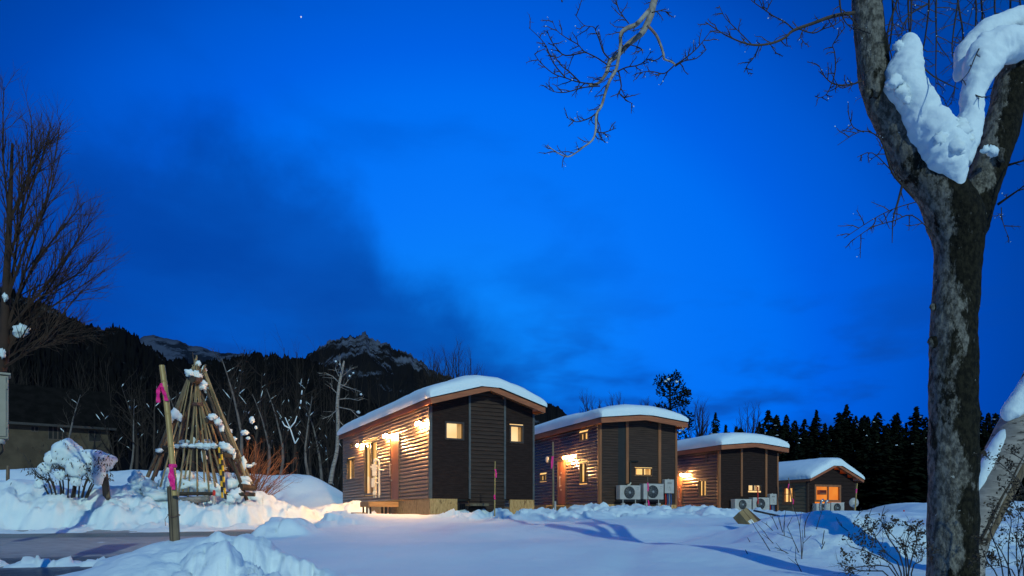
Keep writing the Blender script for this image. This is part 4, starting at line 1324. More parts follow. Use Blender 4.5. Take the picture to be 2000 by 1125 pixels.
def bare_tree_meshes(seed, H, spread, pale=False, snowy=6, fork=0.35, n1=9, rmin=0.011):
    """meshes of one bare tree H metres tall standing at the origin: trunk, crown, snow"""
    rnd = random.Random(seed)
    tr, cr, sn = MB(), MB(), MB()
    path = [Vector((0, 0, -0.4))]
    d = Vector((rnd.gauss(0, 0.06), rnd.gauss(0, 0.06), 1))
    for i in range(7):
        d = (d + Vector((rnd.gauss(0, 0.10), rnd.gauss(0, 0.10), 0.05))).normalized()
        path.append(path[-1] + d * H * 0.85 / 7)
    r0 = 0.012 * H + 0.02
    tr.tube(path, [r0 * (1 - 0.85 * i / 7) for i in range(8)], 7)
    tips, limbs = [], []
    for i in range(n1):
        t = fork + (1 - fork) * (i + rnd.random() * 0.6) / n1
        f = t * 7; j = min(int(f), 6)
        p = path[j].lerp(path[j + 1], f - j)
        a = rnd.uniform(0, 6.283)
        up = rnd.uniform(0.55, 1.1)
        dd = Vector((math.cos(a), math.sin(a), up)).normalized()
        l = spread * (1.15 - 0.75 * t) * rnd.uniform(0.7, 1.2)
        sub = [p]
        for s in range(4):
            dd = (dd + Vector((rnd.gauss(0, 0.14), rnd.gauss(0, 0.14), 0.10 + rnd.gauss(0, 0.08)))).normalized()
            sub.append(sub[-1] + dd * l / 4)
        limbs.append(sub)
        spray(cr, sub, r0 * 0.42 * (1.1 - 0.6 * t), rmin, rnd, 6, l * 0.5, 2, 40, 0.05, tips, big=0.04)
    for k in range(snowy):
        st = rnd.choice(limbs)
        a = rnd.randint(0, 2); b = min(len(st) - 1, a + rnd.randint(1, 2))
        seg = [q + Vector((0, 0, 0.02)) for q in st[a:b + 1]]
        if seg[0].z < 0.7: continue
        w = rnd.uniform(0.012, 0.034)
        seg = [seg[0], seg[0].lerp(seg[-1], 0.35) + Vector((0, 0, w * 0.5)), seg[0].lerp(seg[-1], 0.7)]
        sn.tube(seg, [w * 0.4, w, w * 0.3], 6, bump=0.5, freq=7)
    return tr, cr, sn


def bare_tree(name, label, seed, H, spread, loc, bark, twig, group=None, snowy=6, fork=0.35, n1=9, cat='tree', rmin=0.011):
    t = thing(name, label, cat, loc, 0, group)
    tr, cr, sn = bare_tree_meshes(seed, H, spread, snowy=snowy, fork=fork, n1=n1, rmin=rmin)
    tr.build('trunk', bark, t, smooth=True); cr.build('crown', twig, t)
    if sn.v: tag(sn.build('snow', M['soft_snow'], t, smooth=True), kind='stuff')
    return t


def at_ground(px, d, sink=0.05):
    x = X(px, d)
    return (x, d, ground(x, d) - sink)


# -- the big forked tree in front
D0 = 5.3
big = thing('forked_tree', 'big mossy forked tree with a clump of snow in its crotch', 'tree', (X(1860, D0), D0, ground(X(1860, D0), D0)))
bl = Vector(big.location)


def Q(px, py, d, o=bl):
    return P(px, py, d) - o


def zoomed(ox, oy, sc):
    return lambda x, y: (ox + x / sc, oy + y / sc)


pxm = F / D0
mb = MB()
trunk_pts = [(1858, 1420, 62), (1858, 1240, 56), (1860, 1125, 53), (1861, 1000, 51), (1862, 880, 50), (1862, 760, 49), (1863, 680, 48), (1865, 610, 47), (1870, 540, 47), (1873, 480, 50), (1868, 430, 58), (1846, 385, 54), (1812, 345, 47), (1788, 320, 44), (1765, 275, 41), (1742, 235, 38), (1722, 195, 36), (1709, 150, 34), (1702, 90, 33), (1696, 40, 32), (1692, -20, 31), (1690, -120, 28), (1700, -260, 22), (1725, -420, 14), (1740, -560, 5)]
pp, rr = smooth_path([Q(a, b, D0 + 0.02 * math.sin(i)) for i, (a, b, w) in enumerate(trunk_pts)], [w * 0.85 / pxm for a, b, w in trunk_pts], 9)
mb.tube(pp, rr, 60, bump=0.075, freq=4.2, crust=0.35)
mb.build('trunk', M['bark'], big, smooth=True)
mb = MB()
limb = [(1876, 490, 34), (1888, 440, 40), (1905, 400, 38), (1925, 345, 35), (1943, 290, 34), (1958, 240, 34), (1972, 185, 35), (1990, 130, 36), (2020, 80, 34), (2070, 20, 31), (2120, -60, 26), (2160, -180, 18), (2180, -330, 6)]
pp, rr = smooth_path([Q(a, b, D0 + 0.03 + 0.012 * i) for i, (a, b, w) in enumerate(limb)], [w * 0.93 / pxm for a, b, w in limb], 9)
mb.tube(pp, rr, 48, bump=0.10, freq=4.2, crust=0.35)
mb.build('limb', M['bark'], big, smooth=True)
# burls and knots
for (kx, ky, ks, kd) in ((1705, 160, 20, -0.13), (1696, 178, 11, -0.12), (1822, 668, 9, -0.14), (1957, 303, 10, -0.1), (1908, 575, 6, 0.0), (1822, 600, 6, 0.0)):
    mb = MB(); s = ks / pxm; mb.blob(Q(kx, ky, D0 + kd), (s, s * 0.8, s * 1.3), seed=kx, amp=0.35)
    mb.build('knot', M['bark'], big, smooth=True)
# snow in the crotch
z1 = zoomed(1640, 0, 2.344)


def snow_roll(name, pts, d, parent, seed, nseg=16, amp=0.22, origin=bl):
    mb = MB()
    pp, rr = smooth_path([Q(*p[:2], d + (p[3] if len(p) > 3 else 0), origin) for p in pts], [p[2] * d / F for p in pts], nseg)
    # rounded ends
    n0 = len(mb.v)
    mb.tube(pp, rr, 46, bump=amp, freq=6.0, crust=0.22)
    o = mb.build(name, M['soft_snow'], parent, smooth=True)
    return o


snow_roll('snow_clump', [(1772, 66, 3), (1773, 76, 14), (1774, 100, 23), (1768, 135, 33), (1766, 165, 34), (1786, 195, 33), (1806, 230, 34), (1826, 265, 42), (1846, 295, 46), (1858, 325, 34), (1868, 350, 18), (1874, 374, 2)], D0 - 0.16, big, 1)
snow_roll('snow_clump', [(1880, 320, 16), (1886, 280, 25), (1893, 245, 24), (1897, 215, 21), (1900, 185, 22), (1908, 155, 26), (1922, 120, 34), (1945, 95, 36), (1975, 88, 32), (2005, 80, 30), (2040, 60, 28)], D0 - 0.06, big, 2)
snow_roll('snow_clump', [(1868, 158, 3), (1876, 140, 13), (1892, 102, 24), (1918, 75, 27), (1950, 58, 26), (1990, 45, 24), (2030, 25, 22)], D0 + 0.14, big, 3)
mb = MB()
for (x, y, s, dd) in ((1880, 255, 14, -0.28), (1857, 252, 12, -0.27), (1838, 272, 13, -0.28), (1868, 283, 14, -0.3), (1890, 275, 12, -0.25), (1875, 295, 9, -0.28), (1748, 160, 12, -0.3), (1740, 165, 9, -0.28), (1762, 178, 12, -0.28), (1755, 90, 9, -0.2), (1782, 80, 7, -0.2), (1880, 240, 9, -0.25), (1770, 195, 8, -0.26), (1938, 296, 10, -0.16), (1925, 292, 7, -0.16)):
    s = s / pxm; mb.blob(Q(x, y, D0 + dd), (s * 1.1, s * 0.8, s), seed=int(x), amp=0.7, nu=10, nv=7, freq=2.2)
tag(mb.build('snow_crust', M['soft_snow'], big, smooth=True), kind='stuff')

# branches of the big tree, dark twigs and pale limbs
rt = random.Random(5)
z4 = zoomed(1000, 0, 2.857)
tips = []


def limb_path(z, pts, d0, d1, jit=0.03, o=bl):
    K = len(pts)
    return [Q(*z(*p), d0 + (d1 - d0) * i / max(K - 1, 1) + rt.uniform(-jit, jit), o) for i, p in enumerate(pts)]


def branch(z, pts, d0, d1, w0, w1, n, L, lev=1, mat='twig', name='branch', ang=50, sm=3, dark_sub=True):
    path = limb_path(z, pts, d0, d1)
    rad = [w0 + (w1 - w0) * i / (len(path) - 1) for i in range(len(path))]
    pp, rr = smooth_path(path, rad, sm)
    mb = MB(); mb.tube(pp, rr, sides_for(w0, 0.012), cap=True, bump=0.12 if w0 > 0.01 else 0, freq=30)
    o = mb.build(name, M[mat], big, smooth=True)
    if n:
        tw = MB()
        for i in range(n):
            t = 0.10 + 0.9 * (i + rt.random()) / n
            f = min(t, 0.999) * (len(pp) - 1); j = int(f)
            p = pp[j].lerp(pp[j + 1], f - j); tan = (pp[j + 1] - pp[j]).normalized()
            sgn = 1 if rt.random() < 0.5 else -1
            d = Quaternion(Vector((rt.gauss(0, 0.35), 1, rt.gauss(0, 0.35))).normalized(), R(sgn * rt.uniform(ang * 0.6, ang * 1.4))) @ tan
            l = L * rt.uniform(0.4, 1.15)
            sub = [p]
            for s in range(3):
                d = (d + Vector((rt.gauss(0, 0.22), rt.gauss(0, 0.15), rt.gauss(0, 0.22)))).normalized()
                sub.append(sub[-1] + d * l / 3)
            spray(tw, sub, 0.0046, 0.0021, rt, 4, L * 0.45, lev, 50, 0, tips, wig=0.2, big=0.02)
        tag(tw.build('twig', M['twig'], o), kind='stuff')
    return o


dB = 4.9
join = [(2020, -1250), (1850, -800), (1450, -420), (1050, -230), (850, -110)]
branch(z4, join + [(795, 0), (775, 80), (750, 140), (720, 190), (650, 245), (600, 300), (545, 345), (530, 400), (505, 440), (475, 468), (430, 475)], 5.25, dB, 0.038, 0.008, 14, 0.15, mat='pale_branch')
branch(z4, [(765, 60), (715, 115), (690, 140), (640, 158), (608, 190), (605, 250), (595, 320), (580, 390), (545, 450), (520, 520), (500, 590), (470, 640), (468, 720), (450, 780), (400, 820), (360, 850), (310, 875), (250, 850), (195, 810)], dB, dB - 0.15, 0.0175, 0.003, 26, 0.13, mat='pale_branch')
branch(z4, [(755, 140), (800, 190), (825, 240), (845, 300), (850, 330), (890, 345), (912, 362)], dB, dB + 0.1, 0.011, 0.007, 2, 0.1, mat='pale_branch')
for pts, n, L in (
    ([(912, 362), (960, 330), (1010, 290), (1050, 250), (1105, 178)], 8, 0.10),
    ([(905, 365), (850, 410), (790, 400), (740, 400), (690, 412)], 8, 0.09),
    ([(910, 370), (960, 340), (1030, 325), (1085, 275)], 6, 0.08),
    ([(530, 360), (470, 320), (400, 285), (370, 250), (310, 215), (250, 170), (225, 115)], 9, 0.12),
    ([(410, 290), (300, 310), (250, 270), (215, 220), (195, 165)], 7, 0.12),
    ([(480, 470), (380, 460), (300, 435), (230, 410), (160, 350), (125, 300)], 10, 0.12),
    ([(490, 480), (400, 488), (300, 515), (230, 510), (178, 480)], 7, 0.08),
    ([(585, 400), (640, 375), (700, 365), (740, 340), (770, 296)], 7, 0.10),
    ([(595, 400), (610, 480), (600, 520), (640, 560), (672, 578)], 8, 0.10),
    ([(470, 632), (430, 660), (360, 680), (305, 655)], 7, 0.08),
    ([(468, 735), (510, 740), (580, 715)], 5, 0.08),
    ([(545, 330), (510, 290), (490, 230), (470, 180), (455, 150), (400, 140), (350, 78)], 8, 0.12),
    ([(650, 130), (620, 90), (590, 40), (580, -40)], 6, 0.12),
    ([(780, 70), (830, 60), (890, 72)], 4, 0.08),
    ([(300, 435), (230, 350), (180, 240), (95, 155)], 7, 0.10),
    ([(610, 290), (640, 250), (720, 270), (695, 300)], 4, 0.08),
    ([(380, 460), (320, 400), (270, 360), (225, 290)], 6, 0.1),
    ([(280, 10), (265, -40)], 2, 0.08),
):
    branch(z4, pts, dB, dB + rt.uniform(-0.2, 0.2), 0.0055, 0.0022, n, L)
branch(z4, [(1910, 72), (1830, 82), (1760, 100), (1680, 130), (1570, 170), (1530, 205), (1470, 235), (1400, 250), (1340, 250), (1280, 235), (1200, 200), (1150, 170), (1078, 122)], 5.25, 4.9, 0.014, 0.003, 18, 0.12, mat='log')
for pts, n, L, w in (
    ([(1570, 165), (1520, 120), (1460, 90), (1410, 55), (1340, 5), (1310, -40)], 9, 0.12, 0.006),
    ([(1340, 250), (1290, 200), (1240, 150), (1190, 100), (1155, 30)], 6, 0.10, 0.005),
    ([(1380, 255), (1350, 320), (1310, 370), (1320, 415)], 6, 0.08, 0.005),
    ([(1440, 245), (1470, 290), (1490, 305)], 3, 0.06, 0.004),
    ([(1600, 160), (1680, 185), (1740, 160), (1800, 140), (1850, 100)], 8, 0.10, 0.006),
    ([(1825, -40), (1835, 60), (1865, 130), (1935, 185)], 5, 0.10, 0.009),
    ([(1952, 452), (1900, 470), (1830, 475), (1780, 460), (1740, 420), (1715, 370)], 9, 0.10, 0.007),
    ([(1785, 462), (1760, 520), (1720, 545), (1690, 535)], 6, 0.08, 0.004),
    ([(1790, 455), (1805, 380), (1800, 290), (1790, 250), (1830, 190), (1860, 150)], 8, 0.10, 0.005),
    ([(1640, 150), (1610, 200), (1640, 250)], 4, 0.07, 0.004),
    ([(1420, 60), (1440, 20), (1470, -30)], 4, 0.1, 0.005),
):
    branch(z4, pts, 5.1, 5.1 + rt.uniform(-0.25, 0.15), w, 0.0022, n, L)
for pts, n, L, w in (
    ([(340, 905), (280, 840), (240, 790), (210, 700), (180, 630), (100, 600), (-10, 665)], 9, 0.14, 0.010),
    ([(290, 835), (265, 930), (245, 1000), (240, 1112)], 3, 0.08, 0.010),
    ([(235, 780), (150, 700), (80, 720)], 5, 0.08, 0.005),
    ([(110, 605), (60, 580), (40, 520)], 5, 0.08, 0.005),
    ([(105, 362), (50, 390), (0, 400), (-40, 330)], 5, 0.10, 0.006),
    ([(415, 1055), (330, 985), (250, 1010), (150, 1040), (60, 1100)], 8, 0.16, 0.005),
    ([(350, 925), (250, 955), (150, 1005), (20, 1090)], 9, 0.16, 0.004),
    ([(725, 935), (790, 890), (844, 850), (900, 780)], 7, 0.14, 0.012),
    ([(775, 755), (844, 735), (920, 720)], 6, 0.14, 0.010),
    ([(740, 950), (745, 1010), (770, 1080)], 5, 0.10, 0.004),
    ([(400, 20), (330, 60), (290, 120), (285, 160)], 5, 0.12, 0.010),
    ([(-20, 70), (40, 70), (80, 130), (95, 150)], 5, 0.10, 0.007),
    ([(655, 190), (620, 260), (590, 330), (545, 380)], 3, 0.06, 0.005),
    ([(365, 290), (430, 350), (545, 408)], 2, 0.06, 0.008),
    ([(600, 425), (650, 445), (700, 435)], 1, 0.05, 0.006),
):
    branch(z1, pts, 5.2, 5.0 + rt.uniform(-0.25, 0.1), w, 0.0022, n, L)
# thicket of twigs seen through the fork, hanging from the limbs above the frame
for i in range(13):
    x0 = 215 + i * 50 + rt.uniform(-20, 20)
    y1 = rt.uniform(260, 520)
    pts = [(x0 + rt.uniform(-40, 40), -190), (x0 + rt.uniform(-30, 30), -20), (x0 + rt.uniform(-30, 30), y1 * 0.4), (x0 + rt.uniform(-40, 40), y1 * 0.75), (x0 + rt.uniform(-50, 50), y1)]
    branch(z1, pts, 6.0, 6.2 + rt.uniform(-0.3, 0.5), 0.011, 0.003, 11, 0.26, lev=1, ang=60)
mb = MB()
for p in rt.sample(tips, min(170, len(tips))):
    s = rt.uniform(0.0022, 0.0052)
    mb.blob(p, (s, s, s * 0.9), amp=0.2, nu=5, nv=3)
tag(mb.build('snow_bud', M['soft_snow'], big), kind='stuff')

# -- leaning birch behind it
dl = 6.6
loc = (X(1900, dl), dl, ground(X(1900, dl), dl))
birch = thing('leaning_birch', 'leaning white barked trunk capped with snow, at the big tree', 'tree', loc)
bo = Vector(loc)
mb = MB()
pts = [(1885, 1180, 30), (1893, 1080, 29), (1912, 1010, 32), (1935, 950, 35), (1960, 895, 37), (1984, 850, 38), (2010, 800, 38), (2050, 720, 36), (2110, 610, 33), (2200, 470, 26), (2280, 330, 12)]
pp, rr = smooth_path([Q(a, b, dl, bo) for a, b, w in pts], [w * dl / F for a, b, w in pts], 8)
mb.tube(pp, rr, 32, bump=0.05, freq=5.0); mb.build('trunk', M['birch'], birch, smooth=True)
mb = MB()
pts = [(1902, 1065, 2), (1917, 1040, 6), (1943, 985, 8), (1971, 930, 8), (1995, 880, 8), (2022, 830, 6)]
pp, rr = smooth_path([Q(a + 17, b + 4, dl - 0.13, bo) for a, b, w in pts], [w * dl / F for a, b, w in pts], 6)
mb.tube(pp, rr, 10, bump=0.2, freq=8); mb.build('bark_strip', M['old_wood'], birch, smooth=True)
mb = MB(); pp, rr = smooth_path([Q(a + 7, b, dl - 0.16, bo) for a, b, w in pts], [3 * dl / F] * len(pts), 6)
mb.tube(pp, rr, 6, bump=0.3, freq=14); mb.build('bark_edge', M['end_grain'], birch, smooth=True)
snow_roll('snow_strip', [(1907, 975, 2), (1910, 955, 9), (1922, 925, 14), (1940, 890, 16), (1958, 858, 14), (1972, 835, 10), (1984, 815, 4)], dl - 0.05, birch, 5, amp=0.12, origin=bo)
snow_roll('snow_clump', [(1966, 822, 3), (1972, 808, 17), (1988, 790, 22), (2010, 765, 24), (2040, 730, 24)], dl - 0.1, birch, 6, amp=0.12, origin=bo)

# -- bare tree at the left edge
dt = 14.0
loc = (X(4, dt), dt, ground(X(4, dt), dt))
lt = thing('bare_tree', 'tall bare broom-shaped tree with reddish twigs beside the grey box', 'tree', loc)
lo = Vector(loc); rl = random.Random(11)
mb = MB()
pts = [(-34, 1000, 13), (-26, 900, 12), (-14, 800, 12), (-2, 730, 11), (7, 690, 10), (10, 620, 8), (14, 520, 6), (20, 400, 4), (24, 280, 2)]
pp, rr = smooth_path([Q(a, b, dt, lo) for a, b, w in pts], [w * dt / F for a, b, w in pts], 4)
mb.tube(pp, rr, 10, bump=0.1, freq=4); mb.build('trunk', M['left_twig'], lt, smooth=True)
for pts in ([(6, 700), (30, 660), (70, 600), (110, 540), (150, 470), (165, 440)], [(6, 690), (40, 640), (100, 600), (150, 565), (205, 528)], [(8, 660), (40, 560), (70, 460), (100, 370), (105, 330)],
            [(10, 620), (30, 500), (45, 400), (62, 300), (60, 225)], [(8, 680), (50, 610), (110, 560), (160, 530), (185, 500)], [(10, 600), (50, 480), (90, 390), (118, 240)],
            [(10, 640), (60, 530), (110, 460), (165, 395)], [(6, 705), (60, 670), (110, 655), (165, 650)], [(4, 720), (50, 690), (90, 660), (140, 590), (170, 560)], [(2, 640), (-30, 520), (-60, 380), (-70, 250)],
            [(12, 560), (15, 400), (5, 300), (8, 170)], [(2, 690), (-50, 600), (-120, 500), (-160, 400)], [(14, 520), (50, 400), (85, 300), (95, 255)], [(20, 430), (60, 330), (85, 280)], [(8, 650), (80, 570), (130, 500), (180, 430)]):
    path = [Q(a, b, dt + rl.uniform(-0.7, 0.7) * (i / 5), lo) for i, (a, b) in enumerate(pts)]
    pp, _ = smooth_path(path, [1] * len(path), 2)
    b = MB(); spray(b, pp, 0.034, 0.008, rl, 20, 1.2, 2, 28, 0.10, wig=0.09, big=0.05)
    b.build('branch', M['left_twig'], lt)
for (a, b, s) in ((42, 645, (0.15, 0.1, 0.12)), (10, 580, (0.05, 0.05, 0.08)), (5, 690, (0.05, 0.05, 0.1))):
    mb = MB(); mb.blob(Q(a, b, dt - 0.12, lo), s, seed=a, amp=0.7, nu=14, nv=10, freq=2.2); mb.build('snow_clump', M['soft_snow'], lt, smooth=True)

# -- wood behind the teepee: single trees in front, a thicket behind
GW = 'bare trees of the dark wood behind the teepee'
WL = 'dark leafless tree with snow flecks in the wood behind the teepee'
protos = [bare_tree('wood_tree', WL, 100 + i, 6.6 + 0.5 * (i % 3), 2.6, (0, 0, 0), M['wood_tree'], M['far_twig'], GW, snowy=4 + i % 3, n1=12) for i in range(5)]
rw = random.Random(77)
spots = [(238, 41), (262, 37), (300, 36), (335, 39), (372, 35), (405, 40), (436, 36), (470, 38), (498, 34.5), (520, 40), (548, 36), (585, 37.5), (610, 35), (632, 40), (690, 36), (712, 39), (735, 43), (770, 46), (800, 48), (835, 50), (866, 52), (170, 46), (120, 47), (60, 48), (-30, 46), (215, 44), (450, 43), (560, 43), (400, 45), (655, 45), (320, 44), (505, 46)]
for i, (px, d) in enumerate(spots):
    o = protos[i] if i < 5 else copy_tree(protos[i % 5])
    o.location = at_ground(px, d, 0.2); o.rotation_euler = (0, 0, rw.uniform(0, 6.28))
    k = rw.uniform(0.82, 1.12) * (0.9 if px < 330 else 1.0); o.scale = (k, k, k)
    o['label'] = ('dark leafless tree of the wood over the long low house' if px < 225 else 'dark leafless tree of the wood between the low house and the teepee' if px < 380
                  else 'dark leafless tree of the wood between the teepee and the tall birch' if px < 640 else 'dark leafless tree of the wood above the long roof of the first cabin')
GP = 'pale trunks at the edge of the wood'
pt = bare_tree('pale_tree', 'thin pale grey trunk standing among dark trees of the wood', 201, 6.8, 1.9, (0, 0, 0), M['pale_wood'], M['wood_tree'], GP, snowy=6, n1=9)
for i, (px, d, k, lab) in enumerate(((462, 33.6, 1.1, 'tall pale trunk rising above the wood, right of the teepee top'), (432, 34.5, 0.85, 'short pale trunk close behind the right teepee slope'), (625, 36, 1.0, 'pale forked trunk left of the tall birch by the cabin'),
                                  (141, 38.5, 0.95, 'lone snow flecked tree in front of the long low house'), (520, 33.4, 0.8, 'pale sapling behind the rusty bush'), (742, 36.5, 0.95, 'pale bent trunk behind the first cabin roof'),
                                  (604, 33.6, 0.85, 'pale slim trunk just right of the snow laden sapling'), (545, 35, 0.9, 'pale slim trunk just left of the snow laden sapling'), (255, 37, 0.8, 'pale snowy tree between the low house and the teepee'), (352, 34, 0.8, 'pale tree glimpsed behind the bamboo marker'), (700, 38, 1.0, 'pale tree over the far eave of the first cabin'), (770, 41, 1.0, 'pale tree over the middle of the first cabin roof'))):
    o = pt if i == 0 else copy_tree(pt)
    o.location = at_ground(px, d, 0.2); o.rotation_euler = (0, 0, rw.uniform(0, 6.28)); o.scale = (k, k, k)
    o['label'] = lab
# the birch by the cabin
db = 32.8
loc = at_ground(648, db, 0.2)
bt = thing('birch_tree', 'tall pale birch standing just behind the corner of the first cabin', 'tree', loc)
o_ = Vector(loc); rb = random.Random(3)
mb = MB(); pts = [(645, 945, 6.5), (650, 915, 5.6), (658, 880, 5.2), (660, 830, 5), (659, 790, 4.6), (662, 755, 4.2), (668, 725, 3.5), (672, 705, 2)]
pp, rr = smooth_path([Q(a, b, db, o_) for a, b, w in pts], [w * 0.72 * db / F for a, b, w in pts], 5)
mb.tube(pp, rr, 10, bump=0.12, freq=3.0); mb.build('trunk', M['birch'], bt, smooth=True)
for pts in ([(660, 745), (650, 735), (635, 728), (621, 730)], [(662, 735), (655, 720), (657, 710)], [(663, 740), (680, 725), (690, 718)], [(660, 780), (680, 778), (700, 782), (712, 778)], [(661, 795), (685, 800), (700, 815), (712, 830)],
            [(660, 760), (675, 750), (685, 735)], [(660, 770), (650, 760), (645, 748)], [(660, 820), (675, 835), (690, 842)], [(659, 800), (645, 812), (630, 818)], [(662, 750), (690, 760), (705, 765)], [(668, 725), (664, 712), (662, 700)]):
    b = MB(); spray(b, [Q(a, c, db + rb.uniform(-0.3, 0.3), o_) for a, c in pts], 0.024, 0.009, rb, 6, 0.6, 1, 50, big=0.03)
    b.build('branch', M['birch'], bt)
mb = MB()
for (a, c, s) in ((688, 842, 0.14), (676, 838, 0.12), (664, 712, 0.05), (700, 805, 0.09), (690, 728, 0.05), (705, 770, 0.06), (712, 820, 0.06), (683, 734, 0.05), (656, 706, 0.05)):
    mb.blob(Q(a, c, db - 0.1, o_), (s, s * 0.7, s * 0.8), seed=a, amp=0.6, nu=8, nv=6)
mb.build('snow_clump', M['soft_snow'], bt, smooth=True)
# snow laden sapling
loc = at_ground(570, 33.5, 0.1); o_ = Vector(loc)
sp = thing('snowy_sapling', 'forked sapling with snow lying along its arms, middle of the wood', 'tree', loc)
mb = MB()
for pts in ([(572, 935), (574, 900), (576, 868)], [(576, 868), (566, 838), (558, 815)], [(576, 868), (582, 858)], [(566, 838), (556, 832), (552, 825)], [(566, 838), (578, 822), (588, 790), (590, 765)]):
    mb.tube([Q(a, b, 33.5, o_) for a, b in pts], [0.035 - 0.005 * i for i in range(len(pts))], 5)
mb.build('trunk', M['wood_tree'], sp)
mb = MB()
for pts in ([(576, 866), (568, 842), (557, 817)], [(566, 838), (556, 833), (551, 824)], [(567, 837), (576, 826), (580, 814)], [(576, 868), (580, 862), (583, 857)], [(587, 790), (588, 783)], [(589, 772), (590, 764)], [(586, 800), (585, 796)]):
    mb.tube([Q(a, b, 33.4, o_) + Vector((0, 0, 0.04)) for a, b in pts], [0.036 - 0.008 * i for i in range(len(pts))], 6, bump=0.4, freq=6)
mb.build('snow_strip', M['soft_snow'], sp, smooth=True)
# thicket
th = MB(); rk = random.Random(9)
for i in range(150):
    px = rk.uniform(-120, 960); d = rk.uniform(44, 64)
    x, y, z = at_ground(px, d, 0.3)
    top = np.interp(px, [-120, 150, 250, 330, 430, 470, 560, 640, 760, 860, 960], [700, 700, 715, 735, 728, 700, 684, 690, 735, 745, 800]) + rk.uniform(-6, 40)
    H = (HZ - top) / F * d - (z - EYE)
    p = [Vector((x, y, z))]
    for s in range(5):
        p.append(p[-1] + Vector((rk.gauss(0, 0.18), rk.gauss(0, 0.18), H / 5)))
    spray(th, p, 0.07, 0.012, rk, 9, H * 0.30, 2 if i % 2 else 1, 36, 0.16, wig=0.12, big=0.08, t0=0.1)
tag(th.build('thicket', M['far_twig'], None), 'mass of dark leafless trees far back in the wood', 'wood', kind='stuff')
# low undergrowth humps of snow at the wood's edge
# -- skyline trees behind the cabins
def fan_tree(label, px, d, top_py, spread, seed, group=None, n1=10, fork=0.3):
    """a broad broom of ascending branches on a short stem, as the bare crowns on the skyline are"""
    rnd = random.Random(seed)
    loc = Vector(at_ground(px, d, 0.2))
    H = (HZ - top_py) / F * d - (loc.z - EYE)
    t = thing('bare_tree', label, 'tree', loc)
    h0 = H * fork
    mb = MB(); mb.tube([(0, 0, 0), (0.05, 0, h0 * 0.5), (0, 0, h0 + 0.3)], [0.16, 0.14, 0.11], 7); mb.build('trunk', M['far_twig'], t)
    cr = MB()
    for i in range(n1):
        f = -1 + 2 * (i + rnd.random()) / n1
        a = f * 0.66
        y = rnd.uniform(-0.6, 0.6)
        d_ = Vector((math.sin(a), y * 0.5, math.cos(a))).normalized()
        L = (H - h0) * (1.0 - 0.22 * abs(f)) * rnd.uniform(0.85, 1.05)
        p = [Vector((0, 0, h0 * rnd.uniform(0.8, 1.05)))]
        for s_ in range(5):
            d_ = (d_ + Vector((rnd.gauss(0, .09) - 0.02 * f, rnd.gauss(0, .06), 0.10))).normalized()
            p.append(p[-1] + d_ * L / 5)
        sx = spread / max(0.1, abs(H - h0) * 0.55)
        p = [Vector((q.x * sx, q.y, q.z)) for q in p]
        spray(cr, p, 0.055, 0.016, rnd, 13, L * 0.36, 2, 26, 0.10, wig=0.10, big=0.06, t0=0.25)
    cr.build('crown', M['far_twig'], t)
    return t


fan_tree('wide leafless crown above the long roof edge of the first cabin', 893, 46, 676, 2.7, 301, n1=17, fork=0.5)
fan_tree('slim leafless tree left of the broad crown over the first cabin roof', 848, 49, 678, 1.7, 306, n1=11, fork=0.5)
fan_tree('leafless crown poking up over the middle of the second roof', 1158, 58, 768, 1.9, 302, n1=10, fork=0.66)
fan_tree('leafless crown over the second roof, nearer the dark pine', 1205, 60, 766, 2.2, 303, n1=11, fork=0.66)
fan_tree('leafless tree standing right of the dark pine', 1368, 50, 775, 1.6, 304, n1=8, fork=0.5)
fan_tree('leaning leafless tree above the third roof beside the first conifers', 1462, 56, 776, 1.5, 305, n1=7, fork=0.5)
fan_tree('thin leafless tree left of the pine, over the second roof', 1258, 55, 772, 1.4, 307, n1=8, fork=0.62)

# dark clumpy pine
dp = 45.0
loc = at_ground(1308, dp, 0.2); o_ = Vector(loc); rp = random.Random(21)
pine = thing('pine_tree', 'dark clumpy pine rising alone behind the second cabin', 'tree', loc)
H = (HZ - 728) / F * dp - (loc[2] - EYE)
mb = MB(); mb.tube([(0, 0, 0), (0.1, 0, H * 0.5), (0.0, 0, H * 0.97)], [0.2, 0.14, 0.03], 7); mb.build('trunk', M['needles'], pine)
mb = MB(); bm_ = MB()
for i in range(78):
    t = 0.25 + 0.75 * (i + rp.random()) / 78
    rad = np.interp(t, [0.25, 0.45, 0.62, 0.8, 0.93, 1.0], [2.5, 2.3, 1.55, 1.4, 1.0, 0.75]) * rp.uniform(0.35, 1.0)
    a = rp.uniform(0, 6.28); c = Vector((rad * math.cos(a), rad * math.sin(a), t * H - 0.15))
    bm_.tube([(0, 0, t * H - 0.5), c * 0.6 + Vector((0, 0, 0.4 * (t * H - 0.4))), c], [0.04, 0.03, 0.015], 4)
    s = rp.uniform(0.26, 0.44)
    for k in range(34):
        dv = Vector((rp.gauss(0, 1), rp.gauss(0, 1), rp.gauss(0, 1))).normalized()
        p = c + dv * s * rp.uniform(0.2, 1.0); u = Vector((rp.gauss(0, 1), rp.gauss(0, 1), rp.gauss(0, 1))).normalized() * 0.10; v = dv * 0.16 + Vector((0, 0, 0.05))
        mb.poly([p - u, p + u, p + v])
mb.build('crown', M['needles'], pine); bm_.build('limbs', M['needles'], pine)
mb = MB()
for (a, b, s) in ((1305, 741, 0.13), (1321, 746, 0.13), (1300, 745, 0.1), (1333, 838, 0.16), (1328, 845, 0.12)):
    mb.blob(Q(a, b, dp - 0.5, o_), (s, s, s * 0.6), seed=a, amp=0.5, nu=8, nv=6)
mb.build('snow_clump', M['soft_snow'], pine, smooth=True)

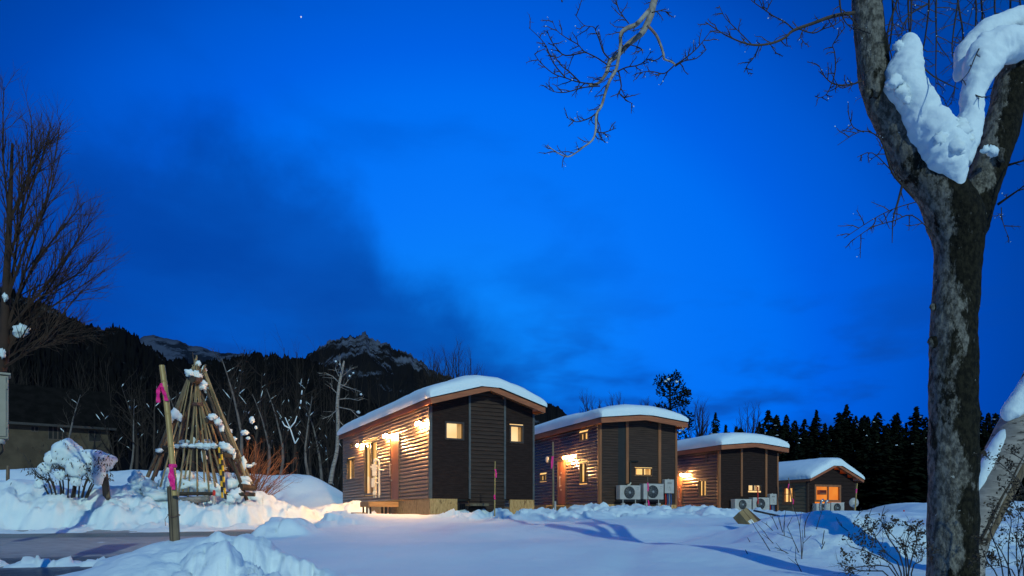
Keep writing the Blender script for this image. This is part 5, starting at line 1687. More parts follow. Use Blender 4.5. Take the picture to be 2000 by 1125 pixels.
# -- conifer forest on the right
def conifer_parts(seed, H, W):
    rc = random.Random(seed); tr, cr, sn = MB(), MB(), MB()
    tr.tube([(0, 0, -0.5), (0, 0, H * 0.97)], [0.16, 0.02], 5)
    n = 620
    for i in range(n):
        t = (i + rc.random()) / n
        z = H * (0.06 + 0.94 * t)
        lob = 1 + 0.32 * math.sin(z * 5.1 + seed) + rc.uniform(-0.3, 0.3)
        rad = W * min((1 - t) ** 0.72 * 1.12, 0.95) * lob * 0.8 + 0.05
        a = rc.uniform(0, 6.28)
        out = Vector((math.cos(a), math.sin(a), 0)); side = Vector((-out.y, out.x, 0))
        r_in = rad * rc.uniform(0.0, 0.5)
        base = out * r_in + Vector((0, 0, z + 0.12)); tip = out * rad + Vector((0, 0, z - 0.10 - 0.22 * (1 - t) + rc.uniform(-0.1, 0.22)))
        w = 0.10 + 0.26 * (1 - t)
        mid = base.lerp(tip, 0.6)
        cr.poly([base, mid + side * w + Vector((0, 0, rc.uniform(-.1, .1))), tip, mid - side * w + Vector((0, 0, rc.uniform(-.1, .1)))])
        if rc.random() < 0.004:
            s = rc.uniform(0.04, 0.10); sn.blob(tip, (s * 1.5, s * 1.5, s * 0.6), seed=i, amp=0.5, nu=6, nv=4)
    return tr, cr, sn


GC = 'conifers of the dark forest wall behind the cabins'
cons = []
for i in range(5):
    t = thing('conifer', 'dark conifer in the forest wall behind the smallest cabin', 'conifer', (0, 0, 0), 0, GC)
    tr, cr, sn = conifer_parts(400 + i, 9.0, 1.55 + 0.15 * (i % 3))
    tr.build('trunk', M['needles'], t); cr.build('crown', M['needles'], t); tag(sn.build('snow', M['soft_snow'], t), kind='stuff')
    cons.append(t)
rf = random.Random(31); k = 0
for row, (d, x0, x1, step, add) in enumerate(((50, 1372, 2240, 27, 30), (56, 1390, 2260, 19, 12), (62, 1385, 2260, 19, 6), (68, 1380, 2280, 16, -2))):
    px = x0
    while px < x1:
        top = np.interp(px, [1370, 1400, 1430, 1470, 1500, 1540, 1600, 1680, 1760, 1820, 1880, 1920, 1960, 2050, 2280], [835, 828, 838, 828, 810, 812, 808, 806, 806, 806, 790, 800, 812, 800, 790]) + add + rf.uniform(-20, 36) + (14 if rf.random() < 0.2 else 0)
        o = cons[k] if k < 5 else copy_tree(cons[k % 5])
        dd = d + rf.uniform(-2.5, 2.5)
        o.location = at_ground(px, dd, 0.3)
        s = ((HZ - top) / F * dd - (o.location[2] - EYE)) / 9.0
        w = s * rf.uniform(0.8, 1.55)
        o.scale = (w, w, s); o.rotation_euler = (0, 0, rf.uniform(0, 6.28))
        o['label'] = ('dark conifer in the forest wall over the third cabin roof' if px < 1535 else 'dark conifer in the forest wall above the smallest cabin roof' if px < 1690
                      else 'dark conifer in the forest wall between the smallest cabin and the forked tree' if px < 1865 else 'dark conifer in the forest wall past the forked tree, behind the leaning birch')
        px += step * rf.uniform(0.75, 1.3); k += 1


# ---------------------------------------------------------------- teepee of poles
dT = 21.4
base = at_ground(388, dT, 0.0)
tp = thing('pole_teepee', 'teepee of bamboo poles and split logs heaped with snow', 'teepee', base)
to = Vector(base); rq = random.Random(8)
zt3 = zoomed(300, 840, 7.03)


def T(px, py, d): return P(px, py, d) - to


def pole(a, b, r0, r1, mat, name='pole', nodes=True, sides=9):
    a, b = Vector(a), Vector(b)
    n = 14
    pts, rad = [], []
    side = Vector((rq.gauss(0, 1), rq.gauss(0, 1), 0)) * 0.012
    for i in range(n + 1):
        t = i / n
        p = a.lerp(b, t) + side * math.sin(t * math.pi)
        r = r0 + (r1 - r0) * t
        if nodes and i % 2 == 1 and i < n:
            dd = (b - a).normalized() * 0.012
            pts += [p - dd, p, p + dd]; rad += [r, r * 1.16, r * 0.98]
        else: pts.append(p); rad.append(r)
    mb = MB(); mb.tube(pts, rad, sides)
    return mb.build(name, M[mat], tp, smooth=False)


top = (384, 722)
# thin bamboo in front
for (fx, fy, tx, ty) in ((313, 951, 372, 724), (330, 962, 377, 716), (348, 970, 380, 705), (366, 984, 383, 712), (386, 986, 382, 700), (409.5, 968, 379, 708), (429, 968, 376, 716), (400, 975, 390, 740), (443, 975, 374, 716), (420, 950, 380, 715), (357, 960, 388, 745)):
    pole(T(fx, fy, 20.35 + rq.uniform(-0.1, 0.25)), T(tx + rq.uniform(-2, 2), ty + rq.uniform(-5, 5), dT + rq.uniform(-0.12, 0.12)), 0.028, 0.018, 'bamboo')
pole(T(383, 760, dT - 0.1), T(384, 694, dT), 0.03, 0.022, 'bamboo'); pole(T(386, 750, dT - 0.05), T(376, 688, dT), 0.012, 0.006, 'old_wood', nodes=False)
# split logs at the two sides and behind
for (fx, fy, fd, tx, ty, r, mt) in ((288, 932, 20.9, 372, 728, 0.07, 'old_wood'), (297, 938, 20.7, 376, 722, 0.06, 'old_wood'), (303, 930, 21.6, 378, 726, 0.07, 'old_wood'), (484, 982, 20.6, 392, 728, 0.068, 'log'), (490, 958, 21.2, 398, 716, 0.05, 'bamboo'),
                                (478, 940, 21.9, 396, 722, 0.06, 'old_wood'), (492, 945, 21.8, 400, 730, 0.05, 'bamboo'), (340, 900, 22.4, 392, 720, 0.06, 'old_wood'), (370, 905, 22.6, 388, 715, 0.06, 'old_wood'), (410, 905, 22.6, 384, 722, 0.055, 'old_wood'), (440, 915, 22.4, 378, 726, 0.055, 'bamboo'), (462, 925, 22.1, 374, 728, 0.06, 'old_wood'), (322, 915, 22.1, 402, 712, 0.06, 'old_wood'),
                                (415, 960, 21.5, 380, 800, 0.06, 'old_wood'), (352, 920, 21.9, 408, 815, 0.05, 'bamboo')):
    pole(T(fx, fy, fd), T(tx, ty, dT + (fd - dT) * -0.12), r * 0.8, r * 0.52, mt, 'split_log' if mt != 'bamboo' else 'pole', nodes=(mt == 'bamboo'))
# cross beams with round sawn ends
for (ax, ay, ad, bx, by, bd, r) in ((306, 884, 20.75, 352, 872, 20.9, 0.085), (318, 874, 20.75, 430, 874, 20.7, 0.05), (352, 872, 21.9, 432, 868, 21.9, 0.05), (336, 822, 20.95, 358, 814, 21.6, 0.075), (402, 821, 20.9, 422, 826, 21.5, 0.08), (430, 878, 20.6, 452, 880, 20.6, 0.07), (438, 889, 20.5, 454, 890, 20.5, 0.075), (472, 951, 20.4, 484, 952, 20.4, 0.10), (440, 964, 20.2, 498, 966, 20.25, 0.06), (352, 964, 20.15, 418, 964, 20.15, 0.05), (335, 965, 20.3, 352, 965, 20.2, 0.05), (378, 742, dT - 0.35, 388, 742, dT - 0.3, 0.11)):
    a, b = T(ax, ay, ad), T(bx, by, bd)
    if (b - a).length < 0.35: a = a - (b - a).normalized() * 0.0 + Vector((0, -0.10, 0)); b = b + Vector((0, 0.45, 0))
    mb = MB(); mb.tube([a, a.lerp(b, 0.5), b], [r, r, r * 0.95], 12); mb.build('beam', M['end_grain'], tp)
mb = MB(); mb.tube([T(348, 978, 20.15), T(378, 977, 20.1), T(408, 973, 20.15)], [0.10, 0.11, 0.10], 14); mb.build('birch_log', M['birch'], tp, smooth=True)
# yellow and black striped bars
for (tx, ty, bx, by) in ((428, 874, 434.5, 973), (432, 877, 440.5, 975)):
    a, b = T(tx, ty, 20.15), T(bx, by, 20.05)
    n = 9
    bar = MB(); bar.tube([a, a.lerp(b, 0.002)], [0.03, 0.03], 8)
    bar = bar.build('barrier_bar', M['black'], tp)
    for i in range(n):
        s = MB(); s.tube([a.lerp(b, i / n), a.lerp(b, (i + 1) / n - 0.004)], [0.034, 0.034], 10)
        s.build('stripe', M['yellow' if (i + (tx > 430)) % 2 == 0 else 'black'], bar)
for (x, y, n, mt, w) in ((384, 741, 6, 'rope', 9), (386, 789, 6, 'rope', 10), (435, 914, 4, 'pale_rope', 7), (480, 964, 3, 'rope', 6)):
    mb = MB()
    for i in range(n):
        mb.tube([T(x - w + rq.uniform(-2, 2), y + rq.uniform(-4, 4), dT - 1.2 + (0.85 if y < 800 else 0)), T(x, y + rq.uniform(-3, 3), dT - 1.3 + (0.85 if y < 800 else 0)), T(x + w + rq.uniform(-2, 2), y + rq.uniform(-4, 4), dT - 1.2 + (0.85 if y < 800 else 0))], 0.016, 5)
    mb.build('rope_lashing', M[mt], tp)
# snow lying on it
def lumps_of(name, spec, d, parent, org, flat=0.8):
    for (x, y, sx, sy, dd) in spec:
        mb = MB(); k = (d + dd) / F
        mb.blob(P(x, y, d + dd) - org, (sx * k, sx * k * 0.8, sy * k), seed=int(x * 3 + y), amp=0.55, nu=16, nv=11, freq=1.9)
        mb.build(name, M['soft_snow'], parent, smooth=True)


lumps_of('snow_clump', ((370, 729, 9, 7, -0.2), (384, 734, 9, 10, -0.1), (387, 711, 6, 6, 0), (398, 725, 5, 9, 0.1), (396, 752, 8, 8, -0.1), (402, 760, 5, 7, 0.0), (341, 809, 9, 11, -0.6), (350, 814, 6, 8, -0.55), (334, 818, 5, 7, -0.6), (415, 814, 9, 6, -0.6), (426, 824, 7, 7, -0.5), (433, 836, 5, 9, -0.3), (311, 880, 7, 4, -0.8), (441, 874, 10, 7, -0.9), (451, 880, 7, 8, -0.8), (436, 868, 8, 5, -0.9), (456, 888, 4, 8, -0.7),
                        (345, 871, 6, 3.5, -0.75), (360, 870, 8, 4, -0.75), (376, 871, 8, 4, -0.75), (390, 870, 9, 5, -0.75), (405, 872, 9, 6, -0.75), (418, 871, 8, 4.5, -0.75), (362, 863, 12, 4, 0.3), (402, 863, 14, 5, 0.3), (480, 946, 9, 7, -0.8), (476, 905, 5, 14, 0.3), (398, 890, 5, 12, 0.5), (378, 862, 4, 8, 0.2)), dT, tp, to)
lumps_of('snow_heap', ((345, 945, 20, 16, -0.5), (372, 948, 22, 14, -0.7), (398, 950, 20, 12, -0.7), (420, 956, 14, 12, -0.8), (322, 948, 12, 14, -0.6), (365, 932, 16, 12, 0.2), (330, 936, 16, 18, 0.0), (452, 945, 16, 10, -0.6), (462, 966, 15, 12, -1.1), (450, 975, 12, 9, -1.15), (500, 976, 14, 14, -0.5), (478, 938, 14, 8, -0.2), (440, 935, 10, 14, 0.0), (268, 938, 16, 16, -0.3), (290, 952, 18, 16, -0.6), (262, 958, 18, 14, -0.5), (305, 968, 22, 12, -0.9), (250, 972, 16, 10, -0.7)), dT, tp, to)

# red capped post standing in the snow before it
loc = P(418, 979, 20.0)
t = thing('marker_post', 'short white post with a red cap, before the teepee', 'post', loc)
mb = MB(); mb.tube([(0, 0, -0.5), (0, 0, 0.16)], 0.045, 12); mb.build('post_body', M['white_plastic'], t)
mb = MB(); mb.lathe([(0.04, 0.15), (0.043, 0.27), (0.036, 0.31), (0.01, 0.33)], sides=12); mb.build('cap', M['red'], t, smooth=True)

# ---------------------------------------------------------------- bamboo marker tied to a post, in front
dm = 6.3
loc = P(345, 1072, dm) - Vector((0, 0, 0.3))
t = thing('bamboo_marker', 'tall yellow bamboo with pink ribbons tied to a wooden post in the front snow', 'marker pole', loc)
o_ = Vector(loc)
mb = MB()
a, b = P(336.5, 950, dm) - o_, P(347, 1078, dm) - o_ - Vector((0, 0, 0.3))
ax = (b - a).normalized(); rnd = random.Random(4)
pts = [a.lerp(b, i / 10) for i in range(11)]
mb.tube(pts, [0.044] * 11, 12, bump=0.06, freq=6, flat=0.8)
post = mb.build('post', M['old_wood'], t)
mb = MB(); n = 5
for k in range(2):
    q = math.pi * (1.25 + 0.25 * k)
    off = Vector((math.cos(q) * 0.046, -abs(math.sin(q)) * 0.038 - 0.004, 0))
    mb.tube([a.lerp(b, 0.02) + off, a.lerp(b, 0.5) + off * 1.02, a.lerp(b, 0.98) + off], 0.0028, 4)
mb.build('crack', M['end_grain'], post)
mb = MB()
ring = [a.lerp(b, 0.30) + Vector((0.052 * math.cos(2 * math.pi * k / 14), 0.044 * math.sin(2 * math.pi * k / 14), 0.012 * math.sin(k))) for k in range(15)]
mb.tube(ring, 0.004, 4, cap=False); mb.tube([ring[7], ring[7] + Vector((-0.02, -0.02, -0.04)), ring[7] + Vector((-0.015, -0.02, -0.10))], 0.003, 4)
mb.build('wire_tie', M['rope'], t)
pa, pb = P(341, 968, dm - 0.07) - o_, P(316.5, 714, dm - 0.02) - o_
pts, rad = [], []
for i in range(17):
    q = pa.lerp(pb, i / 16) + Vector((0.012 * math.sin(i / 16 * math.pi), 0, 0))
    if i % 4 == 2:
        dd = (pb - pa).normalized() * 0.006
        pts += [q - dd, q, q + dd]; rad += [0.026, 0.030, 0.026]
    else: pts.append(q); rad.append(0.026)
mb = MB(); mb.tube(pts, rad, 12); mb.build('bamboo_pole', M['gold_bamboo'], t, smooth=False)
mb = MB(); mb.tube([pb + Vector((0, 0, 0.001)), pb + Vector((0, 0, 0.004))], 0.024, 10); mb.build('pole_end', M['end_grain'], t)


def strip(mb, pts, w, th=0.002, dirv=Vector((1, 0, 0))):
    """a hanging ribbon of width w along pts"""
    n0 = len(mb.v); K = len(pts)
    for i, p in enumerate(pts):
        d = Quaternion(Vector((0, 0, 1)), 0.5 * math.sin(i * 1.3)) @ dirv
        n = Vector((-d.y, d.x, 0)) * th
        for q in (p - d * w / 2 - n, p + d * w / 2 - n, p + d * w / 2 + n, p - d * w / 2 + n): mb.v.append(tuple(q))
    for i in range(K - 1):
        for k in range(4):
            a, b = n0 + i * 4 + k, n0 + i * 4 + (k + 1) % 4
            mb.f.append((a, b, b + 4, a + 4)); mb.m.append(0)


def ribbon(parent, org, c, r, tails, w, mat='pink', name='ribbon', rise=None):
    """a band round a pole at world point c with hanging tails: lists of (dx, dz) in metres"""
    mb = MB(); c = Vector(c) - org
    h = w * 0.9
    mb.lathe([(r * 1.0, -h * 0.6), (r * 1.2, -h * 0.3), (r * 1.25, h * 0.2), (r * 1.05, h * 0.6)], c, 'Z', 12)
    for tl in tails:
        pts = [c + Vector((0, -r, 0))] + [c + Vector((dx, -r - 0.012 - 0.004 * i, dz)) for i, (dx, dz) in enumerate(tl)]
        pp, _ = smooth_path(pts, [1] * len(pts), 4)
        strip(mb, pp, w)
    return mb.build(name, M[mat], parent, smooth=False)


ribbon(t, o_, P(320, 753, dm - 0.02), 0.028, [[(-0.025, -0.03), (-0.03, -0.09), (-0.026, -0.165)], [(0.01, -0.04), (0.035, -0.10), (0.05, -0.15)]], 0.034)
ribbon(t, o_, P(337.5, 910, dm - 0.06), 0.029, [[(0.012, -0.05), (0.012, -0.12), (0.016, -0.19)], [(0.0, -0.06), (-0.006, -0.12), (0.025, -0.18)], [(0.02, -0.08), (0.03, -0.16), (0.03, -0.22)]], 0.03)


# ---------------------------------------------------------------- thin snow stakes
def stake(label, tx, ty, bx, by, d, w, mat, ribbons=(), group='thin snow stakes with ribbons', tip=None):
    loc = P(bx, by, d) - Vector((0, 0, 0.35))
    s = thing('snow_stake', label, 'stake', loc, 0, group); o = Vector(loc)
    a, b = P(bx, by, d) - o - Vector((0, 0, 0.35)), P(tx, ty, d) - o
    mb = MB(); r = w * d / F / 2
    mb.tube([a, a.lerp(b, 0.35), a.lerp(b, 0.7), b], [r, r, r * 0.95, r * 0.85], 8); mb.build('pole', M[mat], s)
    if tip:
        c = a.lerp(b, 1 - tip[0]); mb = MB(); mb.tube([c, b + (b - a).normalized() * 0.01], r * 1.15, 8); mb.build('band', M[tip[1]], s)
    for (rx, ry, tails) in ribbons:
        ribbon(s, o, P(rx, ry, d), r * 1.1, tails, max(0.04, r * 1.6))
    return s


stake('thin stake with two pink ribbons before the first cabin\'s ribbed gable panel', 967, 901, 966, 998, 17.6, 2.6, 'gold_bamboo', ((967.5, 918, [[(0.02, -0.08), (0.015, -0.2)]]), (966, 968, [[(0, -0.05), (0.01, -0.1)]])))
stake('thick bamboo stake with pink ribbon before the wet sided cabin\'s door', 1080, 863, 1081, 1003, 20.0, 3.6, 'bamboo', ((1079.5, 893, [[(-0.03, -0.1), (-0.03, -0.3)], [(-0.01, -0.2), (-0.035, -0.34)]]),))
stake('short pale post at the foot of the thick bamboo stake', 1084.5, 979, 1084.5, 1003, 19.9, 4, 'white_plastic')
stake('thin stake with pink ribbon before the right AC unit of the wet sided cabin', 1265, 931, 1266, 992, 21.5, 2.0, 'old_wood', ((1265, 944, [[(0.01, -0.1), (0.0, -0.25)]]), (1266, 978, [[(0.01, -0.05), (0.02, -0.16)]])))
stake('thin stake with red top before an AC unit, right of the cardboard box', 1480, 951, 1481, 1006, 25.5, 2.2, 'old_wood', (), tip=(0.45, 'red'))
stake('leaning thin stake with pink ribbons before the small cabin\'s side window', 1540, 933, 1550, 988, 30.0, 2.2, 'old_wood', ((1540.5, 946, [[(-0.03, -0.1), (-0.06, -0.22)]]), (1548, 975, [[(0.02, -0.08), (0.0, -0.22)]])))
stake('pale stake with pink ribbon at the small cabin\'s right corner', 1674, 944, 1668, 1007, 30.0, 2.6, 'gold_bamboo', ((1672.5, 956, [[(-0.02, -0.08), (-0.03, -0.16)]]),))
stake('short red tip poking out of the snow before the conifers', 1765.5, 996, 1766, 1007, 26.0, 3.0, 'red')

# white dish leaning on its pole at the small cabin
t = thing('satellite_dish', 'small white dish on a pole beside the smallest cabin', 'dish', P(1668, 1005, 31.5))
mb = MB(); mb.tube([(0.02, 0, -0.3), (0.02, 0, 0.55)], 0.03, 8); mb.build('pole', M['steel'], t)
mb = MB(); mb.lathe([(0.02, 0.10), (0.12, 0.06), (0.22, 0.0), (0.225, -0.015), (0.12, 0.045), (0.02, 0.085)], (0.0, 0, 0.55), 'Y', 20)
mb.build('dish', M['white_plastic'], t, smooth=True)
mb = MB(); mb.tube([(0, -0.05, 0.4), (0, -0.22, 0.48)], 0.012, 5); mb.box(-0.03, 0.03, -0.28, -0.2, 0.45, 0.52); mb.build('feed_arm', M['grey_pvc'], t)
# two shiny pipes behind the mound
t = thing('steel_pipes', 'two short shiny pipes in front of the dim AC units', 'pipe', P(1605, 1010, 29.0))
for dx, h in ((-0.06, 0.75), (0.14, 0.72)):
    mb = MB(); mb.tube([(dx, 0, -0.3), (dx, 0, h * 0.7), (dx + 0.03, -0.03, h * 0.9), (dx + 0.12, -0.05, h)], [0.05, 0.05, 0.052, 0.05], 10); mb.build('pipe', M['steel'], t, smooth=True)

# ---------------------------------------------------------------- cardboard box and dark board
dbx = 14.8
e1 = (P(1474, 1022, dbx - 0.06) - P(1451, 995, dbx + 0.06)).normalized()
e2 = Vector((0.20, 0.14, 0.11)); e2 = (e2 - e1 * e2.dot(e1)).normalized()
e3 = e1.cross(e2).normalized()
if e3.y > 0: e3 = -e3
org = P(1443, 1000, dbx - 0.1)
box = thing('cardboard_box', 'brown cardboard box with white label, leaning in the snow before the third cabin', 'box', org)
LB, WB, DB = 0.60, 0.27, 0.24


def bxp(l, w, d): return e1 * l + e2 * w - e3 * d


mb = MB(); mb.hexa([bxp(0, 0, 0), bxp(0, WB, 0), bxp(0, WB, DB), bxp(0, 0, DB), bxp(LB, 0, 0), bxp(LB, WB, 0), bxp(LB, WB, DB), bxp(LB, 0, DB)])
mb.build('carton', M['cardboard'], box, bevel=0.006)
mb = MB(); mb.hexa([bxp(0.03, WB, 0.0), bxp(0.03, WB + 0.012, 0.0), bxp(0.03, WB + 0.012, DB), bxp(0.03, WB, DB), bxp(LB, WB, 0.0), bxp(LB, WB + 0.16, 0.02), bxp(LB, WB + 0.16, DB), bxp(LB, WB, DB)])
mb.build('flap', M['dark_cardboard'], box)


def decal(l0, l1, w0, w1, mat, name, lift=0.002):
    d = -lift
    mb = MB(); mb.hexa([bxp(l0, w0, d), bxp(l0, w1, d), bxp(l0, w1, 0), bxp(l0, w0, 0), bxp(l1, w0, d), bxp(l1, w1, d), bxp(l1, w1, 0), bxp(l1, w0, 0)])
    return mb.build(name, M[mat], box)


lab = decal(0.27, 0.42, 0.03, 0.15, 'paper', 'label')
for l0, l1, w0, w1 in ((0.285, 0.29, 0.045, 0.135), (0.34, 0.345, 0.045, 0.135), (0.375, 0.38, 0.06, 0.135), (0.39, 0.395, 0.045, 0.12)):
    decal(l0, l1, w0, w1, 'black', 'print', 0.004).parent = lab
decal(0.0, LB, WB * 0.47, WB * 0.53, 'dark_cardboard', 'tape', 0.0015)
decal(0.49, 0.56, 0.02, 0.06, 'paper', 'care_mark', 0.003)
mb = MB()
a, b = P(1476, 1000, 17.5), P(1526, 1011, 16.6)
d = (b - a).normalized(); w = Vector((0.08, 0.12, 0.01)); h = Vector((0, 0, 0.035)); a = a - d * 0.1
mb.hexa([a, b, b + w, a + w, a + h, b + h, b + w + h, a + w + h])
tag(mb.build('dark_board', M['log'], None), 'dark grey board lying in the snow behind the cardboard box', 'board')

# ---------------------------------------------------------------- standpipe of meters on the first deck
pl = c1.world(-0.70, c1.rect('side', 765, 855, 781, 970)[0] + 0.74, -0.05)
gp = thing('meter_standpipe', 'cream painted pipes and valves standing at the glass door', 'pipework', pl)
gd = (P(738, 968, pl.y) - P(728, 968, pl.y)); k = pl.y / F


def G(px, py, dy=0.0): return P(px, py, pl.y + dy) - Vector(pl)


mb = MB(); pp, _ = smooth_path([G(740.5, 972), G(740.5, 930), G(740.5, 905), G(739.5, 900), G(736, 898.5), G(732, 899), G(730.5, 903)], [1] * 7, 4); mb.tube(pp, 0.034, 12); mb.build('pipe', M['cream_pipe'], gp, smooth=True)
for (x0, y0, x1, y1, nm) in ((727, 907, 737, 919, 'meter'), (728, 918, 736, 930, 'valve_box'), (726.5, 934, 733.5, 952, 'meter'), (729, 960, 736, 967, 'base_box')):
    mb = MB(); a, b = G(x0, y1), G(x1, y0); mb.box(a.x, b.x, -0.10, 0.04, a.z, b.z); mb.build(nm, M['cream_pipe'], gp, bevel=0.015)
for pts in ([G(730.5, 972), G(730.5, 896)], [G(733, 955), G(734, 972)], [G(736, 914), G(743, 918, -0.05), G(748, 918, -0.05)], [G(724, 912), G(738, 912, -0.1)], [G(731, 944, -0.05), G(739, 943, -0.05)], [G(736, 934), G(741, 934)]):
    mb = MB(); mb.tube(pts, 0.02, 8); mb.build('pipe', M['cream_pipe'], gp)
for (x, y) in ((724, 912), (748.5, 918), (735, 943)):
    mb = MB(); mb.blob(G(x, y, -0.08), 0.035, amp=0.1, nu=8, nv=6); mb.build('valve', M['cream_pipe'], gp, smooth=True)

# ---------------------------------------------------------------- grey box on a post at the left edge
du = 9.0
e_ = P(20.5, 858, du)
yaw = math.atan2(-e_.x, e_.y)
loc = (e_.x, e_.y, ground(e_.x, e_.y) - 0.1)
ub = thing('utility_box', 'pale grey metal box on a post, cut by the photo edge over the snow bank', 'utility box', loc, yaw)
za, zb = e_.z - loc[2], P(20.5, 731, du).z - loc[2]
mb = MB(); mb.box(-0.62, -0.02, 0.0, 0.22, za, zb - 0.02); mb.build('housing', M['cabinet'], ub, bevel=0.012)
mb = MB(); mb.box(-0.64, 0.004, -0.03, 0.25, zb - 0.018, zb + 0.012); mb.build('lid', M['cabinet'], ub, bevel=0.008)
mb = MB(); mb.box(-0.6, -0.045, -0.018, -0.001, za + 0.03, zb - 0.04); dr_ = mb.build('door', M['cabinet'], ub, bevel=0.006)
for zz in (za + 0.15, zb - 0.2):
    mb = MB(); mb.tube([(-0.035, -0.012, zz), (-0.035, -0.012, zz + 0.08)], 0.010, 8); mb.build('hinge', M['cabinet'], dr_)
mb = MB(); mb.tube([(-0.10, 0.06, za + 0.02), (-0.10, 0.06, za - 0.06)], 0.045, 12); mb.build('cable_gland', M['white_plastic'], ub, smooth=True)
mb = MB(); mb.tube([(-0.40, 0.16, 0), (-0.40, 0.16, zb - 0.1)], 0.05, 10); mb.build('post', M['dark_metal'], ub)
mb = MB(); pp, _ = smooth_path([Vector((-0.10, 0.06, za - 0.05)), Vector((-0.08, 0.07, za - 0.14)), Vector((-0.16, 0.12, za - 0.26)), Vector((-0.35, 0.12, za - 0.5)), Vector((-0.36, 0.1, 0.0))], [1] * 5, 4); mb.tube(pp, 0.012, 6); mb.build('cable', M['black'], ub, smooth=True)

# ---------------------------------------------------------------- long low house at the left
A_, B_ = P(-260, 840, 36.0), P(214, 838, 42.5)
A_.z = 0; B_.z = 0
hz0 = EYE + (HZ - 905) / F * 42; hd = (B_ - A_); hl = hd.length; hyaw = math.atan2(hd.y, hd.x)
house = thing('long_house', 'long low plastered house with black roof, behind the snowy shrub', 'house', (A_.x, A_.y, hz0 - 0.8), hyaw)
ztop = EYE + (HZ - 838) / F * 42.5 - (hz0 - 0.8)


def HL(px, py):
    k = (px - 1000) / F; c, s = math.cos(hyaw), math.sin(hyaw)
    u = (k * A_.y - A_.x) / (c - k * s)
    return u, EYE + (HZ - py) / F * (A_.y + s * u) - (hz0 - 0.8)


mb = MB(); mb.box(0, hl, 0, 5.0, 0, ztop); mb.build('wall', M['plaster'], house)
mb = MB(); rh = 2.6
mb.hexa([(-0.5, -0.5, ztop - 0.02), (hl + 0.35, -0.5, ztop - 0.02), (hl + 0.35, 5.5, ztop - 0.02), (-0.5, 5.5, ztop - 0.02), (-0.5, 2.1, ztop + rh), (hl + 0.35, 2.1, ztop + rh - 0.0), (hl + 0.35, 2.9, ztop + rh), (-0.5, 2.9, ztop + rh)])
mb.build('roof', M['dark_roof'], house)
mb = MB(); mb.box(-0.5, hl + 0.35, -0.53, -0.502, ztop - 0.12, ztop + 0.02); mb.build('gutter', M['dark_metal'], house)
for (x0, y0, x1, y1) in ((60, 833, 75, 843), (94, 832, 131, 858), (173, 841, 197, 862), (-60, 835, -30, 860)):
    u0, za = HL(x0, y1); u1, zb = HL(x1, y0)
    mb = MB(); mb.box(u0, u1, -0.03, 0.02, za, zb); w = mb.build('window', M['window_frame'], house)
    n = 2 if x1 - x0 < 30 else 4
    for i in range(n):
        p0, p1 = u0 + (u1 - u0) * i / n + 0.03, u0 + (u1 - u0) * (i + 1) / n - 0.02
        mb = MB(); mb.box(p0, p1, -0.036, -0.029, za + 0.04, zb - 0.04); mb.build('pane', M['house_glass'], w)

# ---------------------------------------------------------------- shrub bowed under snow
dsb = 19.6
loc = (X(140, dsb), dsb, ground(X(140, dsb), dsb) - 0.1)
sh = thing('snowy_shrub', 'round leafy shrub loaded with thick snow, left of the teepee', 'shrub', loc); o_ = Vector(loc); rs = random.Random(14)
tipsS = []
for (bx, tx, ty) in ((118, 45, 885), (120, 60, 905), (124, 80, 878), (128, 95, 870), (130, 110, 872), (134, 128, 862), (138, 145, 868), (140, 160, 880), (144, 178, 888), (146, 195, 893), (148, 215, 892), (150, 222, 905), (126, 70, 925), (146, 200, 915), (132, 100, 895), (140, 150, 900)):
    bx = bx + (tx - bx) * 0.28
    pts = [P(bx, 972, dsb), P(bx + (tx - bx) * 0.25 + rs.uniform(-4, 4), 940, dsb + rs.uniform(-.2, .2)), P(bx + (tx - bx) * 0.65, (940 + ty) / 2 + 4, dsb + rs.uniform(-.4, .4)), P(tx, ty, dsb + rs.uniform(-.5, .4))]
    pp, _ = smooth_path([p - o_ for p in pts], [1] * 4, 3)
    mb = MB(); spray(mb, pp, 0.028, 0.006, rs, 5, 0.42, 2, 45, 0.05, tipsS, t0=0.35, wig=0.2, big=0.03); mb.build('stem', M['twig'], sh)
for (x, y, sx, sy, dd) in ((130, 884, 29, 25, -0.15), (182, 900, 40, 20, 0.0), (104, 896, 17, 16, -0.2), (150, 912, 22, 20, -0.3), (190, 922, 15, 24, -0.25), (86, 915, 12, 12, -0.2), (214, 898, 14, 11, 0.15), (118, 928, 11, 10, -0.3), (148, 940, 10, 9, -0.3), (76, 945, 9, 10, -0.2)):
    mb = MB(); q = (dsb + dd) / F
    mb.blob(P(x, y, dsb + dd) - o_, (sx * q, sx * q * 0.75, sy * q), seed=int(x + y), amp=0.26, nu=30, nv=20, freq=1.4)
    mb.build('snow_clump', M['soft_snow'], sh, smooth=True)
lf = MB()
for i in range(720):
    p = rs.choice(tipsS) if i % 2 else P(rs.uniform(165, 220), rs.gauss(910, 14), dsb - 0.5 + rs.uniform(-0.1, 0.3)) - o_ if i % 4 == 0 else P(rs.gauss(140, 38), rs.gauss(912, 22), dsb - 0.45 + rs.uniform(-0.15, 0.3)) - o_
    p = p + Vector((rs.gauss(0, 0.03), rs.gauss(0, 0.03), rs.gauss(0, 0.03)))
    u = Vector((rs.gauss(0, 1), rs.gauss(0, 1), rs.gauss(0, 0.6))).normalized() * rs.uniform(0.012, 0.022); v = Vector((rs.gauss(0, .5), rs.gauss(0, .5), -1)).normalized() * rs.uniform(0.06, 0.12)
    lf.poly([p, p + u + v * 0.5, p + v, p - u + v * 0.5])
tag(lf.build('leaves', M['dead_leaf'], sh), kind='stuff')

